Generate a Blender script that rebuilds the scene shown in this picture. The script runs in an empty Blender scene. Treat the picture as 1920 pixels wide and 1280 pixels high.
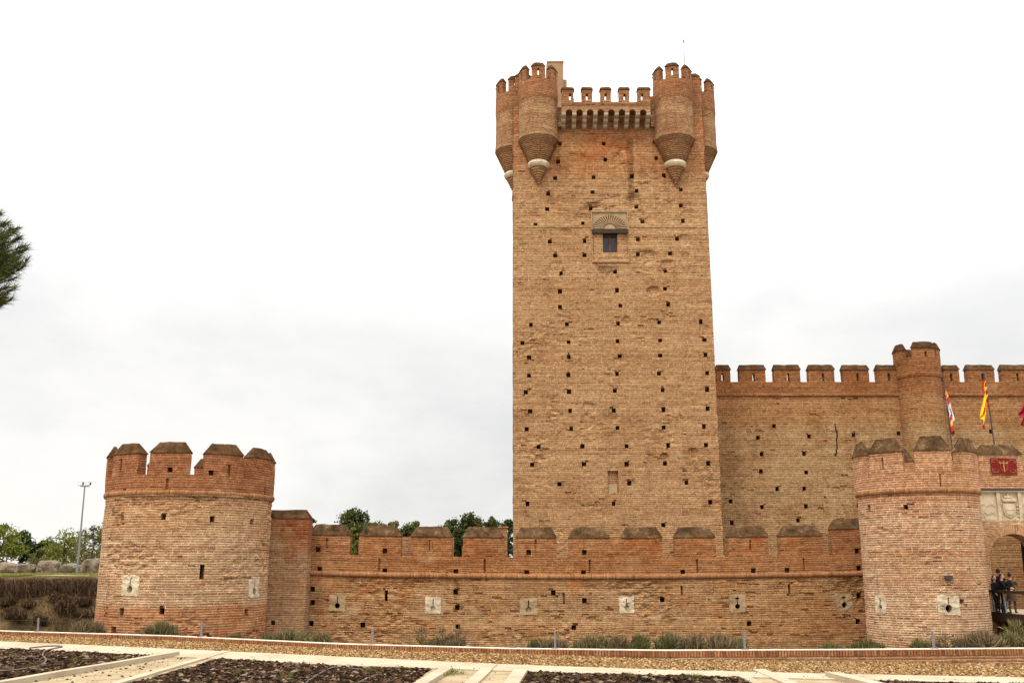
import bpy, bmesh, math, random
from mathutils import Vector, noise as mnoise
R = math.radians
PI = math.pi
sc = bpy.context.scene
COL = sc.collection
random.seed(7)

# ------------------------------------------------------------------ camera
F = 1900.0            # focal length in photo pixels (photo 1920 wide)
H = 2.6               # eye height
PITCH = R(12.46)
cd = bpy.data.cameras.new('camera'); cam = bpy.data.objects.new('camera', cd); COL.objects.link(cam)
cam.location = (0, 0, H); cam.rotation_euler = (R(90) + PITCH, 0, 0)
cd.sensor_width = 36; cd.lens = 36 * F / 1920; cd.clip_start = 0.1; cd.clip_end = 6000
sc.camera = cam

# ------------------------------------------------------------------ sky, sun, exposure
SUN_EL, SUN_AZ = R(54), R(214)      # azimuth clockwise from +Y (north): behind the camera, a little left
w = bpy.data.worlds.new('World'); sc.world = w; w.use_nodes = True
nt = w.node_tree; nt.nodes.clear()
def N(t, kind, **kw):
    n = t.nodes.new(kind)
    for k, v in kw.items(): setattr(n, k, v)
    return n
def L(t, a, b): t.links.new(a, b)
def setv(t, sock, v):
    if hasattr(v, 'is_output') or isinstance(v, bpy.types.NodeSocket): L(t, v, sock)
    else: sock.default_value = v
def math_(t, op, a, b=None, c=None, clamp=False):
    n = N(t, 'ShaderNodeMath', operation=op, use_clamp=clamp)
    setv(t, n.inputs[0], a)
    if b is not None: setv(t, n.inputs[1], b)
    if c is not None: setv(t, n.inputs[2], c)
    return n.outputs[0]
def mixc(t, fac, a, b, blend='MIX'):
    n = N(t, 'ShaderNodeMix', data_type='RGBA', blend_type=blend)
    setv(t, n.inputs[0], fac); 
    def c4(x): return (*x, 1) if isinstance(x, tuple) and len(x) == 3 else x
    setv(t, n.inputs[6], c4(a)); setv(t, n.inputs[7], c4(b))
    return n.outputs[2]
def noise_(t, vec, scale, detail=4, rough=.55, dist=0):
    n = N(t, 'ShaderNodeTexNoise'); n.inputs['Scale'].default_value = scale
    n.inputs['Detail'].default_value = detail; n.inputs['Roughness'].default_value = rough
    n.inputs['Distortion'].default_value = dist
    if vec is not None: L(t, vec, n.inputs['Vector'])
    return n.outputs['Fac']
def maprange(t, v, a, b, c=0., d=1.):
    n = N(t, 'ShaderNodeMapRange'); n.interpolation_type = 'SMOOTHSTEP'
    setv(t, n.inputs[0], v)
    for i, x in enumerate((a, b, c, d)): n.inputs[i + 1].default_value = x
    return n.outputs[0]
sky = N(nt, 'ShaderNodeTexSky', sky_type='NISHITA', sun_disc=False, sun_elevation=SUN_EL, sun_rotation=SUN_AZ)
tc = N(nt, 'ShaderNodeTexCoord')
mp = N(nt, 'ShaderNodeMapping'); L(nt, tc.outputs['Generated'], mp.inputs[0]); mp.inputs['Scale'].default_value = (1, 1, 2.2)
sep = N(nt, 'ShaderNodeSeparateXYZ'); L(nt, tc.outputs['Generated'], sep.inputs[0])
el = maprange(nt, sep.outputs[2], 0.16, 1.0)
lowgrey = maprange(nt, sep.outputs[2], 0.30, 0.02)
n1 = noise_(nt, mp.outputs[0], 2.6, 6, .5, .3)
n2 = noise_(nt, mp.outputs[0], 7.0, 5, .55, .2)
cl = math_(nt, 'ADD', math_(nt, 'MULTIPLY', n1, .75), math_(nt, 'MULTIPLY', n2, .25))
n3 = noise_(nt, mp.outputs[0], 18.0, 5, .6, .3)
cl = math_(nt, 'ADD', cl, math_(nt, 'MULTIPLY', math_(nt, 'SUBTRACT', n3, .5), .10))
cl = maprange(nt, cl, .33, .62)
lum = math_(nt, 'ADD', 10.3, math_(nt, 'MULTIPLY', el, 27.0))
dark = math_(nt, 'MULTIPLY', math_(nt, 'SUBTRACT', 1.0, cl), math_(nt, 'ADD', 1.45, math_(nt, 'MULTIPLY', lowgrey, 1.15)))
lum = math_(nt, 'SUBTRACT', lum, dark)
tint = mixc(nt, cl, (.99, .99, .99), (1.0, .985, .95))
vm = N(nt, 'ShaderNodeVectorMath', operation='SCALE'); L(nt, tint, vm.inputs[0]); L(nt, lum, vm.inputs['Scale'])
cover = mixc(nt, 0.96, sky.outputs[0], vm.outputs[0])
bg = N(nt, 'ShaderNodeBackground'); bg.inputs[1].default_value = 0.1; L(nt, cover, bg.inputs[0])
wo = N(nt, 'ShaderNodeOutputWorld'); L(nt, bg.outputs[0], wo.inputs[0])

sd = bpy.data.lights.new('sun', 'SUN'); sd.energy = 1.5; sd.angle = R(12); sd.color = (1, .93, .80)
so = bpy.data.objects.new('sun', sd); COL.objects.link(so)
so.rotation_euler = Vector((math.sin(SUN_AZ) * math.cos(SUN_EL), math.cos(SUN_AZ) * math.cos(SUN_EL), math.sin(SUN_EL))).to_track_quat('Z', 'Y').to_euler()
sc.view_settings.view_transform = 'Standard'; sc.view_settings.look = 'None'
sc.view_settings.exposure = 0.0; sc.view_settings.gamma = 1

# ------------------------------------------------------------------ measuring helpers
def ray(px, py):
    a = (px - 960) / F; b = (640 - py) / F
    return Vector((a, math.cos(PITCH) - math.sin(PITCH) * b, math.sin(PITCH) + math.cos(PITCH) * b))
def at(px, py, Y):
    d = ray(px, py); t = Y / d.y
    return Vector((d.x * t, Y, H + d.z * t))
def gz(x): return -0.02 * max(0.0, min(x, 18.0))
def on_ground(px, py):
    z = 0
    for _ in range(4):
        d = ray(px, py); t = (z - H) / d.z; p = Vector((d.x * t, d.y * t, z)); z = gz(p.x)
    return p
def cyl_hit(px, py, cx, cy, r):
    d = ray(px, py); a = d.x ** 2 + d.y ** 2; b = -2 * (d.x * cx + d.y * cy); c = cx * cx + cy * cy - r * r
    q = b * b - 4 * a * c
    t = (-b - math.sqrt(max(q, 0))) / (2 * a)
    x, y = d.x * t, d.y * t
    return math.atan2(x - cx, -(y - cy)), H + d.z * t      # angle from the side facing -Y, height

# ------------------------------------------------------------------ mesh builder
def tag(o, label=None, cat=None, group=None, kind=None):
    if label: o['label'] = label
    if cat: o['category'] = cat
    if group: o['group'] = group
    if kind: o['kind'] = kind
    return o
def empty(name, loc=(0, 0, 0), label=None, cat=None, group=None):
    o = bpy.data.objects.new(name, None); COL.objects.link(o); o.location = loc; o.empty_display_size = .3
    return tag(o, label, cat, group)
class MB:
    def __init__(s): s.v = []; s.f = []; s.m = []; s.uv = []
    def face(s, pts, uvs=None, mat=0):
        i = len(s.v); s.v.extend(tuple(p) for p in pts); s.f.append(tuple(range(i, i + len(pts)))); s.m.append(mat)
        s.uv.extend(uvs if uvs else [(p[0] + p[1], p[2]) for p in pts])
    def box(s, a, b, mat=0):
        x0, y0, z0 = a; x1, y1, z1 = b
        for q in (((x0,y0,z0),(x1,y0,z0),(x1,y0,z1),(x0,y0,z1)), ((x1,y1,z0),(x0,y1,z0),(x0,y1,z1),(x1,y1,z1)),
                  ((x0,y1,z0),(x0,y0,z0),(x0,y0,z1),(x0,y1,z1)), ((x1,y0,z0),(x1,y1,z0),(x1,y1,z1),(x1,y0,z1))):
            s.face(q, None, mat)
        for q in (((x0,y0,z1),(x1,y0,z1),(x1,y1,z1),(x0,y1,z1)), ((x0,y1,z0),(x1,y1,z0),(x1,y0,z0),(x0,y0,z0))):
            s.face(q, [(p[0], p[1]) for p in q], mat)
    def slab(s, mf, us, vs, depth, T, mat=0, back=True, holemat=None):
        """sheet of thickness T mapped by mf(u,v,d); depth(u,v) gives how far the front of a cell is sunk (>=T: open)"""
        hm = mat if holemat is None else holemat
        nu, nv = len(us) - 1, len(vs) - 1; mf0 = mf; memo = {}
        def mf(u, v, d):
            k = (u, v, d)
            if k not in memo: memo[k] = mf0(u, v, d)
            return memo[k]
        D = [[min(T, depth((us[i] + us[i + 1]) / 2, (vs[j] + vs[j + 1]) / 2)) for j in range(nv)] for i in range(nu)]
        g = lambda i, j: D[i][j] if 0 <= i < nu and 0 <= j < nv else T
        for i in range(nu):
            u0, u1 = us[i], us[i + 1]
            for j in range(nv):
                v0, v1 = vs[j], vs[j + 1]; d = D[i][j]
                if d < T:
                    s.face((mf(u0,v0,d), mf(u1,v0,d), mf(u1,v1,d), mf(u0,v1,d)), [(u0,v0),(u1,v0),(u1,v1),(u0,v1)], hm if d > 0 else mat)
                    if back: s.face((mf(u1,v0,T), mf(u0,v0,T), mf(u0,v1,T), mf(u1,v1,T)), [(u1,v0),(u0,v0),(u0,v1),(u1,v1)], mat)
        for i in range(nu + 1):
            for j in range(nv):
                a, b = g(i - 1, j), g(i, j)
                if a != b:
                    u, v0, v1 = us[i], vs[j], vs[j + 1]
                    s.face((mf(u,v0,a), mf(u,v0,b), mf(u,v1,b), mf(u,v1,a)), [(u+a,v0),(u+b,v0),(u+b,v1),(u+a,v1)], mat)
        for i in range(nu):
            for j in range(nv + 1):
                a, b = g(i, j - 1), g(i, j)
                if a != b:
                    u0, u1, v = us[i], us[i + 1], vs[j]
                    s.face((mf(u0,v,a), mf(u1,v,a), mf(u1,v,b), mf(u0,v,b)), [(u0,v+a),(u1,v+a),(u1,v+b),(u0,v+b)], mat)
    def cap(s, mf, u0, u1, v0, v1, T, e=.25, o=.05, f=.32, n=1, mat=0):
        """hipped coping on a merlon between u0 and u1"""
        st = [(u0 - o, 0)] + [(u0 + e + (u1 - u0 - 2 * e) * k / n, 1) for k in range(n + 1)] + [(u1 + o, 0)]
        rows = []
        for u, k in st:
            vt = v0 + (v1 - v0) * k
            jit = (v1 - v0) * .09 * mnoise.noise((u * 2.7, v0 * 3 + u0, T))
            rows.append([(mf(u, v0, -o), (u, 0)), (mf(u, vt + jit * k, T * f if k else -o), (u, .4)), (mf(u, vt + jit * k, T * (1 - f) if k else T + o), (u, .6)), (mf(u, v0, T + o), (u, 1))])
        for a, b in zip(rows, rows[1:]):
            for k in range(4):
                q = (a[k], b[k], b[(k + 1) % 4], a[(k + 1) % 4])
                s.face([p[0] for p in q], [p[1] for p in q], mat)
    def tube(s, pts, rad, n=6, mat=0, closed_ends=True):
        pts = [Vector(p) for p in pts]; rads = rad if isinstance(rad, (list, tuple)) else [rad] * len(pts)
        rings = []; ref = Vector((.31, .77, .55))
        for i, p in enumerate(pts):
            t = (pts[min(i + 1, len(pts) - 1)] - pts[max(i - 1, 0)]).normalized()
            a = t.cross(ref).normalized(); b = t.cross(a)
            rings.append([p + (a * math.cos(2 * PI * k / n) + b * math.sin(2 * PI * k / n)) * rads[i] for k in range(n)])
        for i in range(len(rings) - 1):
            for k in range(n):
                s.face((rings[i][k], rings[i][(k+1)%n], rings[i+1][(k+1)%n], rings[i+1][k]), [(k/n, i), ((k+1)/n, i), ((k+1)/n, i+1), (k/n, i+1)], mat)
        if closed_ends:
            s.face(rings[0][::-1], None, mat); s.face(rings[-1], None, mat)
    def lathe(s, cx, cy, prof, n=48, mat=0, a0=0, a1=2 * PI, smooth=False):
        rmax = max(p[0] for p in prof); vv = 0
        for (r0, z0), (r1, z1) in zip(prof, prof[1:]):
            for k in range(n):
                t0, t1 = a0 + (a1 - a0) * k / n, a0 + (a1 - a0) * (k + 1) / n
                P = lambda r, z, t: (cx + r * math.sin(t), cy - r * math.cos(t), z)
                dv = 0 if abs(z1 - z0) > .01 else abs(r1 - r0)
                s.face((P(r0,z0,t0), P(r0,z0,t1), P(r1,z1,t1), P(r1,z1,t0)), [(t0*rmax,z0),(t1*rmax,z0),(t1*rmax,z1+dv),(t0*rmax,z1+dv)], mat)
    def prism(s, poly, axis_pts, mat=0):
        """poly: list of 3D points (one end), axis_pts: offset vector"""
        o = Vector(axis_pts); a = [Vector(p) for p in poly]; b = [p + o for p in a]
        s.face(a[::-1], None, mat); s.face(b, None, mat)
        for i in range(len(a)):
            j = (i + 1) % len(a); s.face((a[i], a[j], b[j], b[i]), None, mat)
    def build(s, name, mats, parent=None, weld=False, smooth=False):
        me = bpy.data.meshes.new(name); me.from_pydata(s.v, [], s.f)
        for m in (mats if isinstance(mats, (list, tuple)) else [mats]): me.materials.append(m)
        me.polygons.foreach_set('material_index', s.m)
        uv = me.uv_layers.new(name='UVMap'); flat = [c for p in s.uv for c in p]; uv.data.foreach_set('uv', flat)
        if weld or smooth:
            bm = bmesh.new(); bm.from_mesh(me); bmesh.ops.remove_doubles(bm, verts=bm.verts, dist=1e-4)
            if smooth:
                for f in bm.faces: f.smooth = True
            bm.to_mesh(me); bm.free()
        me.update()
        o = bpy.data.objects.new(name, me); COL.objects.link(o)
        if parent:
            o.parent = parent
            par = parent; off = Vector((0, 0, 0))
            while par: off += par.location; par = par.parent
            me.transform(__import__('mathutils').Matrix.Translation(-off))
        return o
def lin(a, b, n): return [a + (b - a) * k / n for k in range(n + 1)]
def merge(*ls):
    out = []
    for x in sorted(x for l in ls for x in l):
        if not out or x - out[-1] > 1e-4: out.append(x)
    return out

# ------------------------------------------------------------------ materials
def newmat(name):
    m = bpy.data.materials.new(name); m.use_nodes = True; t = m.node_tree; t.nodes.clear()
    o = N(t, 'ShaderNodeOutputMaterial'); b = N(t, 'ShaderNodeBsdfPrincipled'); L(t, b.outputs[0], o.inputs[0])
    b.inputs['Roughness'].default_value = .9; b.inputs['Specular IOR Level'].default_value = .2
    return m, t, b
def brick_mat(name, c1, c2, mortar, row=.11, bw=.30, ms=.022, warp=.02, patches=(), bands=(), stains=(), dirt=.35, bump=.6, contrast=1.0, erode=.0, vj=.55, joint_shade_amt=.8):
    m, t, b = newmat(name)
    tc = N(t, 'ShaderNodeTexCoord'); uv = tc.outputs['UV']; ob = N(t, 'ShaderNodeNewGeometry').outputs['Position']
    # hand-laid courses: bend the coordinates a little
    wn = N(t, 'ShaderNodeTexNoise'); wn.inputs['Scale'].default_value = 1.3; wn.inputs['Detail'].default_value = 5; L(t, uv, wn.inputs['Vector'])
    sub = N(t, 'ShaderNodeVectorMath', operation='SUBTRACT'); L(t, wn.outputs['Color'], sub.inputs[0]); sub.inputs[1].default_value = (.5, .5, .5)
    scl = N(t, 'ShaderNodeVectorMath', operation='SCALE'); L(t, sub.outputs[0], scl.inputs[0])
    em = maprange(t, noise_(t, uv, .33, 5, .6), .52, .66)
    amp = math_(t, 'ADD', warp * 2, math_(t, 'MULTIPLY', em, erode))
    L(t, amp, scl.inputs['Scale'])
    add = N(t, 'ShaderNodeVectorMath', operation='ADD'); L(t, uv, add.inputs[0]); L(t, scl.outputs[0], add.inputs[1])
    sx = N(t, 'ShaderNodeSeparateXYZ'); L(t, uv, sx.inputs[0]); u, v = sx.outputs[0], sx.outputs[1]
    sw = N(t, 'ShaderNodeSeparateXYZ'); L(t, add.outputs[0], sw.inputs[0])
    vr = math_(t, 'DIVIDE', sw.outputs[1], row); r_ = math_(t, 'FLOOR', vr); fv = math_(t, 'FRACT', vr)
    def white(a, b=None):
        cv = N(t, 'ShaderNodeCombineXYZ'); L(t, a, cv.inputs[0])
        if b is not None: L(t, b, cv.inputs[1])
        wn_ = N(t, 'ShaderNodeTexWhiteNoise', noise_dimensions='2D'); L(t, cv.outputs[0], wn_.inputs['Vector'])
        so_ = N(t, 'ShaderNodeSeparateColor'); L(t, wn_.outputs['Color'], so_.inputs[0]); return so_.outputs
    rr = white(r_)
    uu = math_(t, 'ADD', math_(t, 'MULTIPLY', math_(t, 'DIVIDE', sw.outputs[0], bw), math_(t, 'ADD', .8, math_(t, 'MULTIPLY', rr[1], .45))), math_(t, 'MULTIPLY', rr[0], 9.0))
    bi = math_(t, 'FLOOR', uu); fu = math_(t, 'FRACT', uu); rb = white(bi, r_)
    ev = math_(t, 'MULTIPLY', math_(t, 'MINIMUM', fv, math_(t, 'SUBTRACT', 1.0, fv)), row)      # metres from the bed joint
    eu = math_(t, 'MULTIPLY', math_(t, 'MINIMUM', fu, math_(t, 'SUBTRACT', 1.0, fu)), bw)
    ev = math_(t, 'SUBTRACT', ev, math_(t, 'MULTIPLY', ms, math_(t, 'ADD', .65, math_(t, 'MULTIPLY', rr[2], .7))))
    eu = math_(t, 'SUBTRACT', eu, ms * vj)
    ed = math_(t, 'ADD', math_(t, 'MINIMUM', ev, eu), math_(t, 'MULTIPLY', math_(t, 'SUBTRACT', noise_(t, uv, 16, 3, .6), .5), row * .22))
    bk = maprange(t, ed, -.006, .007)
    bcol = mixc(t, rb[0], c1, c2)
    bcol = mixc(t, math_(t, 'MULTIPLY', maprange(t, rb[1], .72, .95), .75), bcol, mixc(t, 1.0, bcol, (.52, .46, .44), 'MULTIPLY'))
    bcol = mixc(t, math_(t, 'MULTIPLY', maprange(t, rb[2], .80, .96), .6), bcol, mixc(t, 1.0, bcol, (1.35, 1.4, 1.4), 'MULTIPLY'))
    mcol = mixc(t, maprange(t, noise_(t, ob, 5.0, 5, .7), .36, .64), mixc(t, 1.0, mortar, (.66, .60, .52), 'MULTIPLY'), mixc(t, 1.0, mortar, (1.14, 1.14, 1.12), 'MULTIPLY'))
    col = mixc(t, bk, mcol, bcol)
    # shadow of recessed joints painted into the colour as dark strips, and whole courses that differ in tone, as lime and clay batches did
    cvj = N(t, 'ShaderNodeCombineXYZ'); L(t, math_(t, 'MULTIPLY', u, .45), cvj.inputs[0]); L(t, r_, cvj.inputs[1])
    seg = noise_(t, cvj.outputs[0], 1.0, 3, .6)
    joint_shade = math_(t, 'MULTIPLY', maprange(t, fv, .20, .06), maprange(t, seg, .44, .56))
    col = mixc(t, math_(t, 'MULTIPLY', joint_shade, joint_shade_amt), col, mixc(t, 1.0, col, (.22, .17, .13), 'MULTIPLY'))
    cv = N(t, 'ShaderNodeCombineXYZ'); L(t, math_(t, 'MULTIPLY', u, .14), cv.inputs[0]); L(t, math_(t, 'MULTIPLY', r_, .83), cv.inputs[1])
    rown = maprange(t, noise_(t, cv.outputs[0], 1.0, 4, .7), .36, .64)
    col = mixc(t, math_(t, 'MULTIPLY', rown, .50 * contrast), col, mixc(t, 1.0, col, (.56, .47, .42), 'MULTIPLY'))
    pit = math_(t, 'MULTIPLY', em, maprange(t, noise_(t, uv, 3.2, 6, .7), .50, .60))
    col = mixc(t, math_(t, 'MULTIPLY', pit, min(1, erode * 4.0)), col, mixc(t, 1.0, col, (.50, .42, .35), 'MULTIPLY'))
    for (scale, lo, hi, c, amt, mode) in patches:
        mk = maprange(t, noise_(t, ob, scale, 6, .62, .4), lo, hi)
        col = mixc(t, math_(t, 'MULTIPLY', mk, amt), col, mixc(t, 1.0, col, c, mode) if mode != 'MIX' else c)
    wob = math_(t, 'MULTIPLY', math_(t, 'SUBTRACT', noise_(t, ob, .8, 5, .6), .5), 1.6)
    for (z0, z1, soft, c, amt) in bands:
        vz = math_(t, 'ADD', v, math_(t, 'MULTIPLY', wob, soft))
        mk = math_(t, 'MULTIPLY', maprange(t, vz, z0 - soft * .3, z0 + soft * .3), maprange(t, vz, z1 + soft * .3, z1 - soft * .3))
        col = mixc(t, math_(t, 'MULTIPLY', mk, amt), col, mixc(t, 1.0, col, c, 'MULTIPLY'))
    for (u0, v0, ru, rv, c, amt) in stains:
        a = math_(t, 'POWER', math_(t, 'ABSOLUTE', math_(t, 'DIVIDE', math_(t, 'SUBTRACT', u, u0), ru)), 2.0)
        bb = math_(t, 'POWER', math_(t, 'ABSOLUTE', math_(t, 'DIVIDE', math_(t, 'SUBTRACT', v, v0), rv)), 2.0)
        e = math_(t, 'SUBTRACT', 1.0, math_(t, 'ADD', a, bb))
        e = math_(t, 'ADD', e, math_(t, 'MULTIPLY', wob, 2.6))
        mk = maprange(t, e, .1, .7)
        col = mixc(t, math_(t, 'MULTIPLY', mk, amt), col, mixc(t, 1.0, col, c, 'MULTIPLY'))
    # rain streaks
    cs_ = N(t, 'ShaderNodeCombineXYZ'); L(t, math_(t, 'MULTIPLY', u, 1.5), cs_.inputs[0]); L(t, math_(t, 'MULTIPLY', v, .16), cs_.inputs[1])
    stk = math_(t, 'MULTIPLY', maprange(t, noise_(t, cs_.outputs[0], 1.0, 5, .65), .53, .68), maprange(t, noise_(t, uv, .21, 3, .5), .42, .6))
    col = mixc(t, math_(t, 'MULTIPLY', stk, .42), col, mixc(t, 1.0, col, (.60, .52, .46), 'MULTIPLY'))
    pale = math_(t, 'MULTIPLY', maprange(t, noise_(t, uv, .55, 6, .65), .57, .68), maprange(t, noise_(t, uv, .17, 3, .5), .45, .6))
    col = mixc(t, math_(t, 'MULTIPLY', pale, .45), col, mixc(t, .55, mixc(t, 1.0, col, (1.25, 1.25, 1.22), 'MULTIPLY'), mortar))
    # fine grime and odd burnt bricks
    fine = maprange(t, noise_(t, ob, 9.0, 5, .7), .38, .62)
    col = mixc(t, math_(t, 'MULTIPLY', fine, dirt), col, mixc(t, 1.0, col, (.66, .58, .50), 'MULTIPLY'))
    big = maprange(t, noise_(t, ob, .22, 4, .55), .35, .65)
    col = mixc(t, math_(t, 'MULTIPLY', big, .22), col, mixc(t, 1.0, col, (.86, .74, .62), 'MULTIPLY'))
    L(t, col, b.inputs['Base Color'])
    hgt = math_(t, 'ADD', math_(t, 'MULTIPLY', bk, 1.0), math_(t, 'MULTIPLY', noise_(t, ob, 14, 4, .7), .9))
    hgt = math_(t, 'ADD', hgt, math_(t, 'MULTIPLY', math_(t, 'MULTIPLY', em, noise_(t, ob, 4, 6, .7)), erode * 12))
    bp = N(t, 'ShaderNodeBump'); bp.inputs['Strength'].default_value = bump; bp.inputs['Distance'].default_value = .03
    L(t, hgt, bp.inputs['Height']); L(t, bp.outputs[0], b.inputs['Normal'])
    return m
def noisy_mat(name, cols, scale, bump=.4, rough=.9, scale2=None, dist=.02, spec=.2):
    """cols: list of (pos, colour) over a noise ramp"""
    m, t, b = newmat(name)
    ob = N(t, 'ShaderNodeNewGeometry').outputs['Position']
    n = noise_(t, ob, scale, 7, .65, .3)
    n = math_(t, 'ADD', math_(t, 'MULTIPLY', n, .65), math_(t, 'MULTIPLY', noise_(t, ob, scale2 or scale * 6, 5, .7), .35))
    r = N(t, 'ShaderNodeValToRGB'); L(t, n, r.inputs[0]); e = r.color_ramp.elements
    while len(e) < len(cols): e.new(.5)
    for k, (p, c) in enumerate(cols): e[k].position = p; e[k].color = (*c, 1)
    L(t, r.outputs[0], b.inputs['Base Color']); b.inputs['Roughness'].default_value = rough; b.inputs['Specular IOR Level'].default_value = spec
    bp = N(t, 'ShaderNodeBump'); bp.inputs['Strength'].default_value = bump; bp.inputs['Distance'].default_value = dist
    L(t, noise_(t, ob, scale2 or scale * 6, 6, .7), bp.inputs['Height']); L(t, bp.outputs[0], b.inputs['Normal'])
    return m
def island_mat(name, cols, rough=.9, spec=.2, trans=0.0):
    """colour differs per loose piece (leaf, chip, pebble)"""
    m, t, b = newmat(name)
    g = N(t, 'ShaderNodeNewGeometry'); r = N(t, 'ShaderNodeValToRGB'); L(t, g.outputs['Random Per Island'], r.inputs[0])
    e = r.color_ramp.elements
    while len(e) < len(cols): e.new(.5)
    for k, (p, c) in enumerate(cols): e[k].position = p; e[k].color = (*c, 1)
    col = r.outputs[0]
    L(t, col, b.inputs['Base Color']); b.inputs['Roughness'].default_value = rough; b.inputs['Specular IOR Level'].default_value = spec
    if trans:
        tr = N(t, 'ShaderNodeBsdfTranslucent'); L(t, col, tr.inputs[0]); mx = N(t, 'ShaderNodeMixShader'); mx.inputs[0].default_value = trans
        L(t, b.outputs[0], mx.inputs[1]); L(t, tr.outputs[0], mx.inputs[2])
        L(t, mx.outputs[0], [n for n in t.nodes if n.type == 'OUTPUT_MATERIAL'][0].inputs[0])
    return m
def plain(name, c, rough=.7, spec=.3, metal=0.0):
    return noisy_mat(name, [(.3, tuple(x * .82 for x in c)), (.7, tuple(min(1, x * 1.12) for x in c))], 3.0, .15, rough, None, .005, spec)

Y_KEEP, Y_BAR, Y_CUR, Y_GATE = 63.0, 50.0, 66.5, 47.6
ZF = -3.2        # ditch floor
kz = lambda py, Y=Y_KEEP: at(960, py, Y).z
ku = lambda px, py, Y=Y_KEEP: at(px, py, Y).x
M = {}
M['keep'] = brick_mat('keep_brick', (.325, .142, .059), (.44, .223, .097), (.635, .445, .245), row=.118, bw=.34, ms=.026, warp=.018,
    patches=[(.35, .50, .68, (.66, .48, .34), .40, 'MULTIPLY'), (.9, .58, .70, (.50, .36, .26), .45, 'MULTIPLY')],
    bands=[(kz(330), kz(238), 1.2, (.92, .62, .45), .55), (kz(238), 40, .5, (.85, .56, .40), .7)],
    stains=[(ku(1184, 320), kz(312), .30, 2.6, (.5, .45, .40), .75), (ku(1120, 280), kz(274), 2.0, 1.1, (.95, .60, .42), .6), (ku(1175, 282), kz(285), .35, .5, (1.35, 1.25, 1.15), .8), (ku(1140, 498), kz(498), 1.0, .5, (.5, .45, .42), .7)], erode=.10, contrast=.92, joint_shade_amt=.68)
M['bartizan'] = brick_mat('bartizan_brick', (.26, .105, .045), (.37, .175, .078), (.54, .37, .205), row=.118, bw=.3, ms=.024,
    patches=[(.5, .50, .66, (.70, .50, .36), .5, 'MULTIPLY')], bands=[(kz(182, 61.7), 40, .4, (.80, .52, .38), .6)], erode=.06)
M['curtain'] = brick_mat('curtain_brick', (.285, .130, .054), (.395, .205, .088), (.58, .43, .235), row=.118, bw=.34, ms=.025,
    patches=[(.3, .48, .64, (.68, .50, .36), .5, 'MULTIPLY')], bands=[(kz(748, Y_CUR), 40, 1.0, (.74, .48, .34), .85), (kz(795, Y_CUR), kz(750, Y_CUR), 1.2, (.88, .62, .42), .6)], erode=.06, contrast=.8, joint_shade_amt=.6)
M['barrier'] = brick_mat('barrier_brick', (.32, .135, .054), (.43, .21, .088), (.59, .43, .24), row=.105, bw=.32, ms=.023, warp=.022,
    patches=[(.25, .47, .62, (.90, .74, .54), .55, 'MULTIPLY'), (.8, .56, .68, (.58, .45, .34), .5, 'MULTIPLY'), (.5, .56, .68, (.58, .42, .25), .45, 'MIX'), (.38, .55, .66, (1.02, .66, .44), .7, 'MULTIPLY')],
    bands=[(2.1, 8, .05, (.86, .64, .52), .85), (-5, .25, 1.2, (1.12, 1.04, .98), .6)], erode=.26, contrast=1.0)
M['round'] = brick_mat('tower_brick', (.37, .165, .078), (.48, .25, .125), (.72, .545, .345), row=.105, bw=.30, ms=.025, warp=.02, contrast=.8, joint_shade_amt=.65,
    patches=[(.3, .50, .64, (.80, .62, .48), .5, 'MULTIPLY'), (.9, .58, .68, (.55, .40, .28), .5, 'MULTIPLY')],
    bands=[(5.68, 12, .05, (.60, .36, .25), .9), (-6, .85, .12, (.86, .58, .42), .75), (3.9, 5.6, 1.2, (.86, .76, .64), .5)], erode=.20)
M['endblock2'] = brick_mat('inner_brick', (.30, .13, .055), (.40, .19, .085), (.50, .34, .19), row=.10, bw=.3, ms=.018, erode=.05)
M['gate'] = brick_mat('gate_brick', (.40, .165, .082), (.50, .235, .115), (.76, .59, .40), row=.098, bw=.28, ms=.024, warp=.012, contrast=.75, joint_shade_amt=.65,
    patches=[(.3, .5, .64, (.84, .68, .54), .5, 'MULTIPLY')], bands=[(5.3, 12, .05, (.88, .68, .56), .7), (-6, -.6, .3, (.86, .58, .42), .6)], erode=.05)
M['soldier'] = brick_mat('soldier_brick', (.38, .165, .07), (.49, .24, .105), (.34, .2, .1), row=.4, bw=.07, ms=.009, vj=.9, joint_shade_amt=0, warp=.004, dirt=.4)
M['kerb'] = brick_mat('kerb_brick', (.36, .14, .055), (.48, .22, .095), (.13, .085, .05), row=.33, bw=.095, ms=.013, vj=.9, joint_shade_amt=0, warp=.004, dirt=.5)
M['cap'] = noisy_mat('weathered_coping', [(.36, (.03, .018, .010)), (.48, (.085, .048, .024)), (.57, (.14, .082, .041)), (.65, (.28, .22, .135))], 2.2, .9, 1.0, 16, .05, 0.0)
M['cap2'] = noisy_mat('dark_coping', [(.36, (.028, .015, .008)), (.5, (.085, .044, .021)), (.68, (.16, .092, .046))], 2.2, .7, 1.0, 16, .04, 0.0)
M['stone'] = noisy_mat('pale_limestone', [(.35, (.34, .25, .155)), (.5, (.56, .455, .31)), (.66, (.68, .575, .42))], 1.9, .5, .9, 14, .02)
M['corbel'] = noisy_mat('corbel_stone', [(.35, (.22, .16, .10)), (.5, (.40, .31, .2)), (.68, (.52, .43, .3))], 1.8, .5, .9, 12, .02)
M['tan_stone'] = noisy_mat('tan_stone', [(.35, (.26, .165, .085)), (.55, (.41, .285, .16)), (.7, (.52, .385, .23))], 1.6, .5, .9, 14, .02)
M['plaster'] = noisy_mat('plaster', [(.35, (.25, .14, .075)), (.55, (.36, .22, .125)), (.7, (.43, .29, .175))], .9, .4, .9, 8, .02)
M['wood'] = noisy_mat('dark_wood', [(.35, (.028, .018, .012)), (.65, (.075, .045, .028))], 3, .5, .75, 20, .01)
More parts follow.
